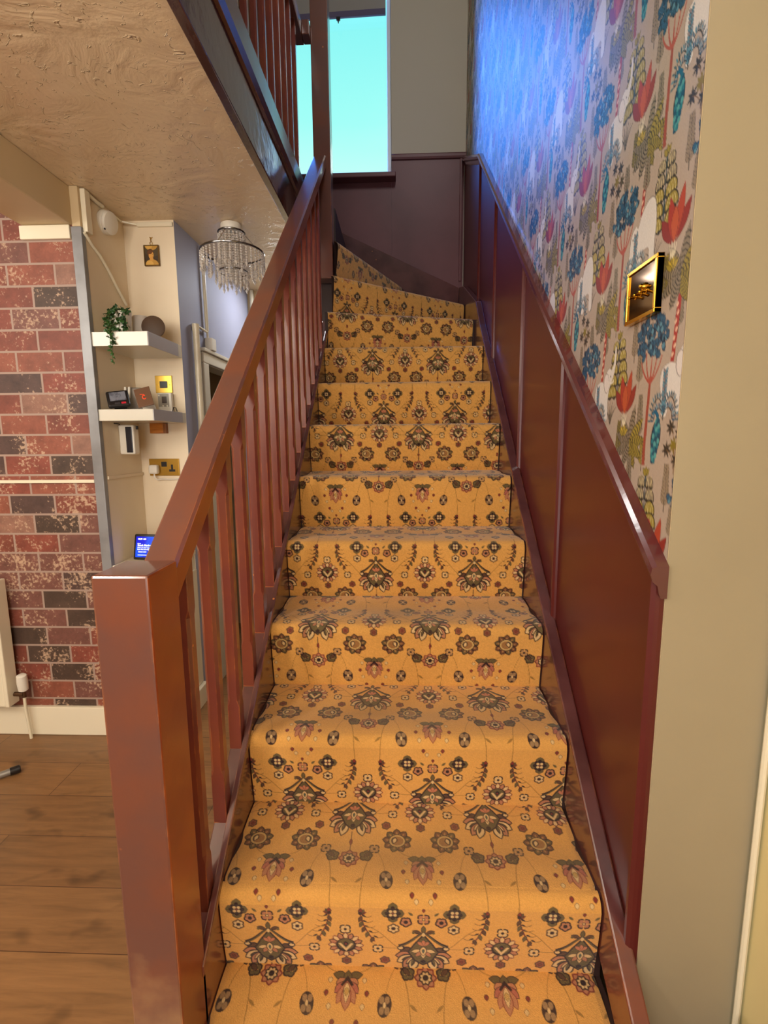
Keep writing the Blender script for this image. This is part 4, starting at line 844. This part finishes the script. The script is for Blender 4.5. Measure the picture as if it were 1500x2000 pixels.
for x, z in ((-1.127, 1.500), (-1.107, 1.500), (-1.143, 1.548)):
    b = NB(); lathe(b, [(.0042, 0), (.0042, .002), (.002, .003)], (x, 2.3364, z), (0, -1, 0), 14); obj('button', b, M_WPL, thf, True)
b = NB(); tube(b, [(-1.084, 2.34, 1.475), (-1.075, 2.33, 1.492), (-1.062, 2.325, 1.490), (-1.056, 2.325, 1.472)], .002, 8); tag(obj('power_lead', b, M_BLK, None, True), 'short black lead looping beside the thermostat on the lower shelf', 'cable')
# door entry box below the lower shelf
en = thing('wall_alarm_box', 'white wall box with a tall black window under the lower shelf', 'alarm box', (-1.25, 2.2, 1.3))
obj('case', bx(-1.2698, -1.200, 2.19, 2.235, 1.277, 1.408, .007, 3), M_WPL, en); obj('window', bx(-1.236, -1.207, 2.187, 2.1905, 1.285, 1.399, .002), mat('dark_window', rgb(40, 38, 44), .2), en)
b = NB(); tube(b, [(-1.262, 2.2, 1.404), (-1.264, 2.19, 1.412), (-1.268, 2.16, 1.414)], .002, 8); obj('cable', b, M_BLK, en, True)
b = NB(); box(b, -1.199, -1.193, 2.21, 2.222, 1.388, 1.404, .001); obj('clip', b, M_BLK, en)
wb = thing('wooden_box', 'small orange-brown wooden block on the alcove wall under the lower shelf', 'box', (-1.16, 2.35, 1.37))
obj('body', bx(-1.205, -1.140, 2.345, 2.3698, 1.372, 1.4195, .0015), mat('varnished_pine', rgb(196, 122, 38), .4, noise=(12, rgb(172, 98, 28), .4, .6, (1, 1, 8))), wb); obj('end_block', bx(-1.1398, -1.126, 2.345, 2.3698, 1.372, 1.4195, .0015), mat('dark_pine', rgb(140, 84, 34), .4), wb)
# double socket
so = thing('double_socket', 'brass double power socket with a plug in its left outlet', 'socket', (-1.155, 2.369, 1.2))
obj('plate', bx(-1.229, -1.083, 2.362, 2.3698, 1.168, 1.250, .0012), M_BRS, so)
obj('rocker', bx(-1.168, -1.142, 2.3585, 2.3615, 1.212, 1.236, .001), M_BLK, so)
b = NB(); box(b, -1.122, -1.112, 2.3610, 2.3618, 1.198, 1.222); box(b, -1.132, -1.102, 2.3610, 2.3618, 1.188, 1.199); obj('outlet', b, M_BLK, so)
pl = thing('plug', 'white plug pushed into the left outlet of the brass socket', 'plug', (-1.2, 2.36, 1.2))
obj('body', bx(-1.221, -1.177, 2.330, 2.3615, 1.178, 1.222, .009, 3), M_WPL, pl)
b = NB(); tube(b, [(-1.199, 2.345, 1.180), (-1.196, 2.342, 1.160), (-1.185, 2.345, 1.150), (-1.165, 2.355, 1.153), (-1.13, 2.36, 1.150), (-1.09, 2.362, 1.153), (-1.05, 2.362, 1.156)], .0036, 8); obj('cable', b, M_WPL, pl, True)
# smoke alarm
sa = thing('smoke_alarm', 'round white smoke alarm on the alcove side wall just under the ceiling', 'smoke alarm', (-1.27, 2.22, 2.25))
ax = (1, -.1, -.22)
b = NB(); lathe(b, [(.045, -.004), (.048, .0), (.048, .014), (.044, .020)], (-1.268, 2.215, 2.262), ax, 36); obj('base', b, M_WPL, sa, True)
b = NB(); q = Vector(ax).normalized(); cc = Vector((-1.268, 2.215, 2.262)); lathe(b, [(.046, .020), (.047, .024), (.044, .034), (.030, .038), (.001, .040)], cc, ax, 36); obj('cover', b, M_WPL, sa, True)
b = NB(); lathe(b, [(.004, 0), (.004, .003), (.002, .004)], cc+q*.019+Vector((0, -.030, -.034)), (1, -.8, -.6), 10); obj('sensor', b, M_BLK, sa)
# conduit, trunking, coving strips
b = NB(); tube(b, [(-1.262, 2.058, 2.16), (-1.262, 2.105, 2.128), (-1.262, 2.15, 2.108), (-1.262, 2.20, 2.072), (-1.262, 2.26, 2.015), (-1.262, 2.33, 1.955)], .0065, 10); tag(obj('painted_cable', b, M_PIP, None, True), 'painted-over cable running diagonally down the alcove side wall', 'cable')
tag(obj('box_conduit', bx(-1.2698, -1.250, 2.062, 2.096, 2.165, 2.325, .002), M_GLS), 'short upright cream box section at the top of the alcove side wall', 'conduit')
tag(obj('cable_trunking', bx(-2.4, -1.312, 2.050, 2.0598, 1.160, 1.174, .0015), M_GLS), 'thin cream trunking strip running across the brick wallpaper', 'trunking')
b = NB(); box(b, -1.2698, -1.262, 2.078, 2.366, 1.172, 1.186, .0015); tag(obj('cable_trunking', b, M_ALC), 'cream trunking strip along the alcove side wall at socket height', 'trunking')
b = NB(); box(b, -1.2, -1.037, 2.357, 2.3698, 2.300, 2.318, .002); tag(obj('cable_trunking', b, M_GLS), 'cream trunking strip along the top of the alcove back wall', 'trunking')
b = NB(); tube(b, [(-1.262, 2.10, 2.322), (-1.262, 2.16, 2.318), (-1.26, 2.20, 2.318)], .008, 8); tube(b, [(-1.262, 2.25, 2.316), (-1.255, 2.33, 2.312), (-1.2, 2.357, 2.308)], .005, 8); tag(obj('loose_cables', b, M_PIP, None, True), 'loose painted cables in the ceiling corner beside the smoke alarm', 'cable')
# low cabinet
cbn = thing('meter_cabinet', 'low cream cabinet built into the bottom of the alcove', 'cabinet', (-1.15, 2.06, 0))
obj('body', bx(-1.2675, -1.0375, 2.064, 2.3698, .0, .775, .002), M_GLS, cbn); obj('top', bx(-1.2675, -1.030, 2.052, 2.3698, .7755, .797, .003), M_GLS, cbn)
obj('side_panel', bx(-1.0372, -1.030, 2.068, 2.366, .105, .70, .002), M_GLS, cbn); obj('plinth', bx(-1.0372, -1.012, 2.056, 2.372, 0, .10, .003), M_GLS, cbn)
obj('latch', bx(-1.0298, -1.022, 2.20, 2.212, .70, .745, .001), M_BLK, cbn)
# smart display
sd = thing('smart_display', 'black smart display with a glowing blue screen on the alcove cabinet', 'smart display', (-1.15, 2.17, .798)); R_ = tilt(-.22, -.10); c = Vector((-1.131, 2.155, .8575))
obj('body', rbox(c, R_, .186, .014, .116, .0065, 4), M_BLK, sd)
obj('base', rbox(c+Vector((0, .035, -.035)), tilt(0, -.1), .12, .06, .045, .010, 4), M_BLK, sd)
ms = mat('blue_lit_screen', (0, 0, 0, 1), .3, emit=(.0, .02, .9, 1), estr=1.0); n = ms.node_tree; bb = n.nodes['Principled BSDF']; tcn = n.nodes.new('ShaderNodeTexCoord'); tn = n.nodes.new('ShaderNodeTexNoise'); tn.inputs['Scale'].default_value = 14; n.links.new(tcn.outputs['Object'], tn.inputs[0])
rp_ = n.nodes.new('ShaderNodeValToRGB'); rp_.color_ramp.elements[0].position = .42; rp_.color_ramp.elements[0].color = (.0, .004, .62, 1); rp_.color_ramp.elements[1].position = .66; rp_.color_ramp.elements[1].color = (.01, .16, 1, 1); n.links.new(tn.outputs[0], rp_.inputs[0]); n.links.new(rp_.outputs[0], bb.inputs['Emission Color'])
scr = obj('screen', rbox(c+R_ @ Vector((0, -.0074, 0)), R_, .164, .0012, .094, .0004, 1), ms, sd)
mt = mat('screen_text_white', (1, 1, 1, 1), .5, emit=(.75, .85, 1, 1), estr=1.0)
dg = None
def text(s, size, x, z, parent, bold=0.0):
    cu = bpy.data.curves.new('screen_text', 'FONT'); cu.body = s; cu.size = size; cu.offset = bold; to = bpy.data.objects.new('tmp', cu); COL.objects.link(to)
    bpy.context.view_layer.update(); me = bpy.data.meshes.new_from_object(to.evaluated_get(bpy.context.evaluated_depsgraph_get())); bpy.data.objects.remove(to)
    me.name = 'screen_text'; X = R_ @ Vector((1, 0, 0)); Z = R_ @ Vector((0, 0, 1)); O = c+R_ @ Vector((x, -.0084, z))
    for v in me.vertices: v.co = O+X*v.co.x+Z*v.co.y
    me.materials.append(mt); o = bpy.data.objects.new('screen_text', me); COL.objects.link(o); o.parent = parent
text('10:29 AM', .0105, -.074, .032, scr, .0002); text('News', .007, -.074, .013, scr, .0002); text('Stock Market\'s Best', .0125, -.073, .003, scr, .0004); text('Here are your top stories today', .0078, -.073, -.006, scr, .0001); text('from this morning', .0078, -.073, -.014, scr, .0001); text('Listen now', .009, -.068, -.025, scr, .0002)
obj('progress_line', rbox(c+R_ @ Vector((0, -.0085, -.037)), R_, .14, .0006, .0018, .0001, 1), mt, scr)

# radiator and its valve
rd = thing('radiator', 'cream panel radiator against the brick wall at the left edge', 'radiator', (-2.2, 2.0, .15))
obj('panel', bx(-2.6, -1.760, 1.975, 1.995, .170, .735, .006), M_GLS, rd); obj('side_grille', bx(-1.7598, -1.742, 1.972, 2.035, .17, .745, .004), M_GLS, rd)
b = NB()
for i in range(12): box(b, -2.50+i*.062, -2.475+i*.062, 1.969, 1.976, .22, .70, .003, 1)
obj('panel_ribs', b, M_GLS, rd)
rv = thing('radiator_valve', 'cream thermostatic valve on the right end of the radiator', 'valve', (-1.76, 2.01, .2))
b = NB(); lathe(b, [(.014, -.045), (.020, -.040), (.022, .0), (.020, .030), (.015, .034)], (-1.700, 2.01, .275), (.05, -.1, 1), 20); obj('head', b, M_WPL, rv, True)
b = NB(); tube(b, [(-1.742, 2.01, .215), (-1.700, 2.01, .215)], .010, 10); tube(b, [(-1.700, 2.012, .235), (-1.700, 2.012, .20)], .009, 10); obj('body', b, mat('dull_copper', rgb(96, 70, 50), .4, .7), rv, True)
b = NB(); tube(b, [(-1.700, 2.012, .2), (-1.699, 2.01, .15), (-1.690, 2.012, .0)], .0065, 10); obj('pipe', b, M_PIP, rv, True)
# metal tube on the floor
tb = thing('metal_tube_foot', 'grey metal tube foot with black end cap on the floor at the left edge', 'tube', (-1.7, 1.7, 0))
A_, B_ = Vector((-2.00, 1.38, .017)), Vector((-1.560, 1.785, .017)); dd = (B_-A_).normalized()
b = NB(); tube(b, [A_, B_-dd*.03], .013, 16); obj('tube', b, mat('grey_metal_tube', rgb(150, 148, 142), .35, .6), tb, True)
b = NB(); tube(b, [B_-dd*.035, B_-dd*.004, B_], [.0155, .0155, .012], 16); obj('end_cap', b, M_BLK, tb, True)

# ------------------------------------------------------------------ passage: doorway, pipes, meter box
dr = thing('door_frame', 'white painted frame around the dark doorway in the passage', 'door frame', (-1.035, 2.98, 0)); dr['kind'] = 'structure'
for y0, y1 in ((2.575, 2.645), (3.315, 3.385)): obj('jamb', bx(-1.0345, -1.014, y0, y1, 0, 1.735, .004), M_WHT, dr)
b = NB(); box(b, -1.0345, -1.014, 2.575, 3.385, 1.7355, 1.79, .004); box(b, -1.0345, -1.002, 2.568, 3.392, 1.7905, 1.808, .003); box(b, -1.13, -1.036, 2.6402, 3.3198, 1.735, 1.7995, .002); obj('head', b, M_WHT, dr)
b = NB(); tube(b, [(-1.015, 2.50, .0), (-1.015, 2.50, 1.86), (-1.015, 2.50, 1.905)], [.016, .016, .018], 14); tag(obj('heating_pipe', b, M_PIP, None, True), 'thick cream pipe rising to head height at the corner of the passage', 'pipe')
b = NB(); tube(b, [(-1.02, 2.655, 2.318), (-1.02, 2.657, 2.10), (-1.02, 2.66, 1.905)], .009, 12); tube(b, [(-1.02, 2.515, 1.905), (-1.02, 2.66, 1.90)], .006, 10); tube(b, [(-1.02, 2.66, 1.91), (-1.02, 2.664, 1.872)], .006, 10); tag(obj('cable_conduit', b, M_PIP, None, True), 'slim cream conduit dropping from the ceiling to the box over the doorway', 'conduit')
fs_ = thing('junction_box', 'small white junction box above the passage doorway', 'junction box', (-1.02, 2.69, 1.84)); obj('case', bx(-1.0345, -.995, 2.655, 2.715, 1.809, 1.872, .003), M_WPL, fs_)
obj('rocker', bx(-1.03, -1.004, 2.7152, 2.720, 1.83, 1.855, .001), M_WHT, fs_)
b = NB(); tube(b, [(-1.0, 3.43, 0), (-1.0, 3.43, 2.328)], .014, 12); tag(obj('corner_pipe', b, M_PIP, None, True), 'cream vertical pipe in the far corner of the passage, nearer the doorway', 'pipe')
b = NB(); tube(b, [(-.945, 3.43, 0), (-.945, 3.43, 2.328)], .010, 12); tag(obj('corner_pipe', b, M_PIP, None, True), 'thinner vertical pipe right of the thick one in the far passage corner', 'pipe')

# ------------------------------------------------------------------ crystal ceiling light
CX, CY = -.79, 2.43
ch = thing('crystal_ceiling_light', 'clear crystal bead ceiling light with a dark ring hanging in the passage', 'ceiling light', (CX, CY, CZT))
mc = bpy.data.materials.new('crystal_beads'); mc.use_nodes = True; n = mc.node_tree; n.nodes.clear(); o_ = n.nodes.new('ShaderNodeOutputMaterial'); g_ = n.nodes.new('ShaderNodeBsdfGlossy'); g_.inputs['Roughness'].default_value = .08; g_.inputs['Color'].default_value = (.95, .92, .88, 1)
t_ = n.nodes.new('ShaderNodeBsdfTransparent'); f_ = n.nodes.new('ShaderNodeLayerWeight'); f_.inputs[0].default_value = .55; mx_ = n.nodes.new('ShaderNodeMixShader'); t_.inputs[0].default_value = (.9, .88, .85, 1)
n.links.new(f_.outputs['Facing'], mx_.inputs[0]); n.links.new(t_.outputs[0], mx_.inputs[1]); n.links.new(g_.outputs[0], mx_.inputs[2]); d_ = n.nodes.new('ShaderNodeBsdfDiffuse'); d_.inputs[0].default_value = (.85, .80, .74, 1); m2_ = n.nodes.new('ShaderNodeMixShader'); m2_.inputs[0].default_value = .45; n.links.new(mx_.outputs[0], m2_.inputs[1]); n.links.new(d_.outputs[0], m2_.inputs[2]); n.links.new(m2_.outputs[0], o_.inputs[0])
b = NB(); lathe(b, [(.046, 0), (.048, -.004), (.048, -.022), (.044, -.028), (.001, -.028)], (CX, CY, CZT-.001), (0, 0, 1), 32); obj('ceiling_cup', b, M_WPL, ch, True)
def ring(r, z, w, name='ring'):
    b = NB(); tube(b, [(CX+r*math.cos(a), CY+r*math.sin(a), z) for a in np.linspace(0, 2*PI, 48, endpoint=False)], w, 8, True); return obj(name, b, mat('dark_chrome', rgb(110, 106, 104), .18, 1) if name == 'ring' else M_CHR, ch, True)
ring(.060, 2.292, .004); ring(.143, 2.205, .0045); ring(.066, 2.12, .003)
b = NB()
for k in range(3):
    a = k*2*PI/3+.4; tube(b, [(CX+.058*math.cos(a), CY+.058*math.sin(a), 2.292), (CX+.142*math.cos(a), CY+.142*math.sin(a), 2.205)], .0018, 6)
tube(b, [(CX, CY, 2.30), (CX, CY, 2.17)], .010, 10); obj('spokes', b, M_CHR, ch)
def strand(x, y, z0, n_, dx=0, dy=0, drop=True, s=.0058):
    b = NB(); z = z0
    for i in range(n_):
        z -= s*1.9; bmesh.ops.create_icosphere(b, subdivisions=1, radius=s, matrix=Matrix.Translation((x+dx*i, y+dy*i, z)))
    if drop:
        bmesh.ops.create_cone(b, segments=6, radius1=s*1.25, radius2=.0008, depth=.016, matrix=Matrix.Translation((x+dx*n_, y+dy*n_, z-.010)) @ Matrix.Rotation(PI, 4, 'X')); bmesh.ops.create_cone(b, segments=6, radius1=s*1.25, radius2=.001, depth=.006, matrix=Matrix.Translation((x+dx*n_, y+dy*n_, z+.001)))
    return obj('bead_strand', b, mc, ch)
for k in range(22):
    a = 2*PI*k/22; strand(CX+.060*math.cos(a), CY+.060*math.sin(a), 2.288, 14, .0004*math.cos(a), .0004*math.sin(a), False)
for k in range(12):
    a = 2*PI*(k+.5)/12; strand(CX+.036*math.cos(a), CY+.036*math.sin(a), 2.285, 18, 0, 0, True)
for k in range(20):
    a = 2*PI*(k+.5)/20; strand(CX+.066*math.cos(a), CY+.066*math.sin(a), 2.118, 4+k % 3)
for k in range(38):
    a = 2*PI*k/38; strand(CX+.143*math.cos(a), CY+.143*math.sin(a), 2.203, 5+(k % 2)*2)
for k in range(12):
    a = 2*PI*(k+.3)/12; strand(CX+.105*math.cos(a), CY+.105*math.sin(a), 2.15, 4+(k % 2))
print('objects', len(bpy.data.objects), 'carpet verts', len(V_), 'paper verts', Yg.size)
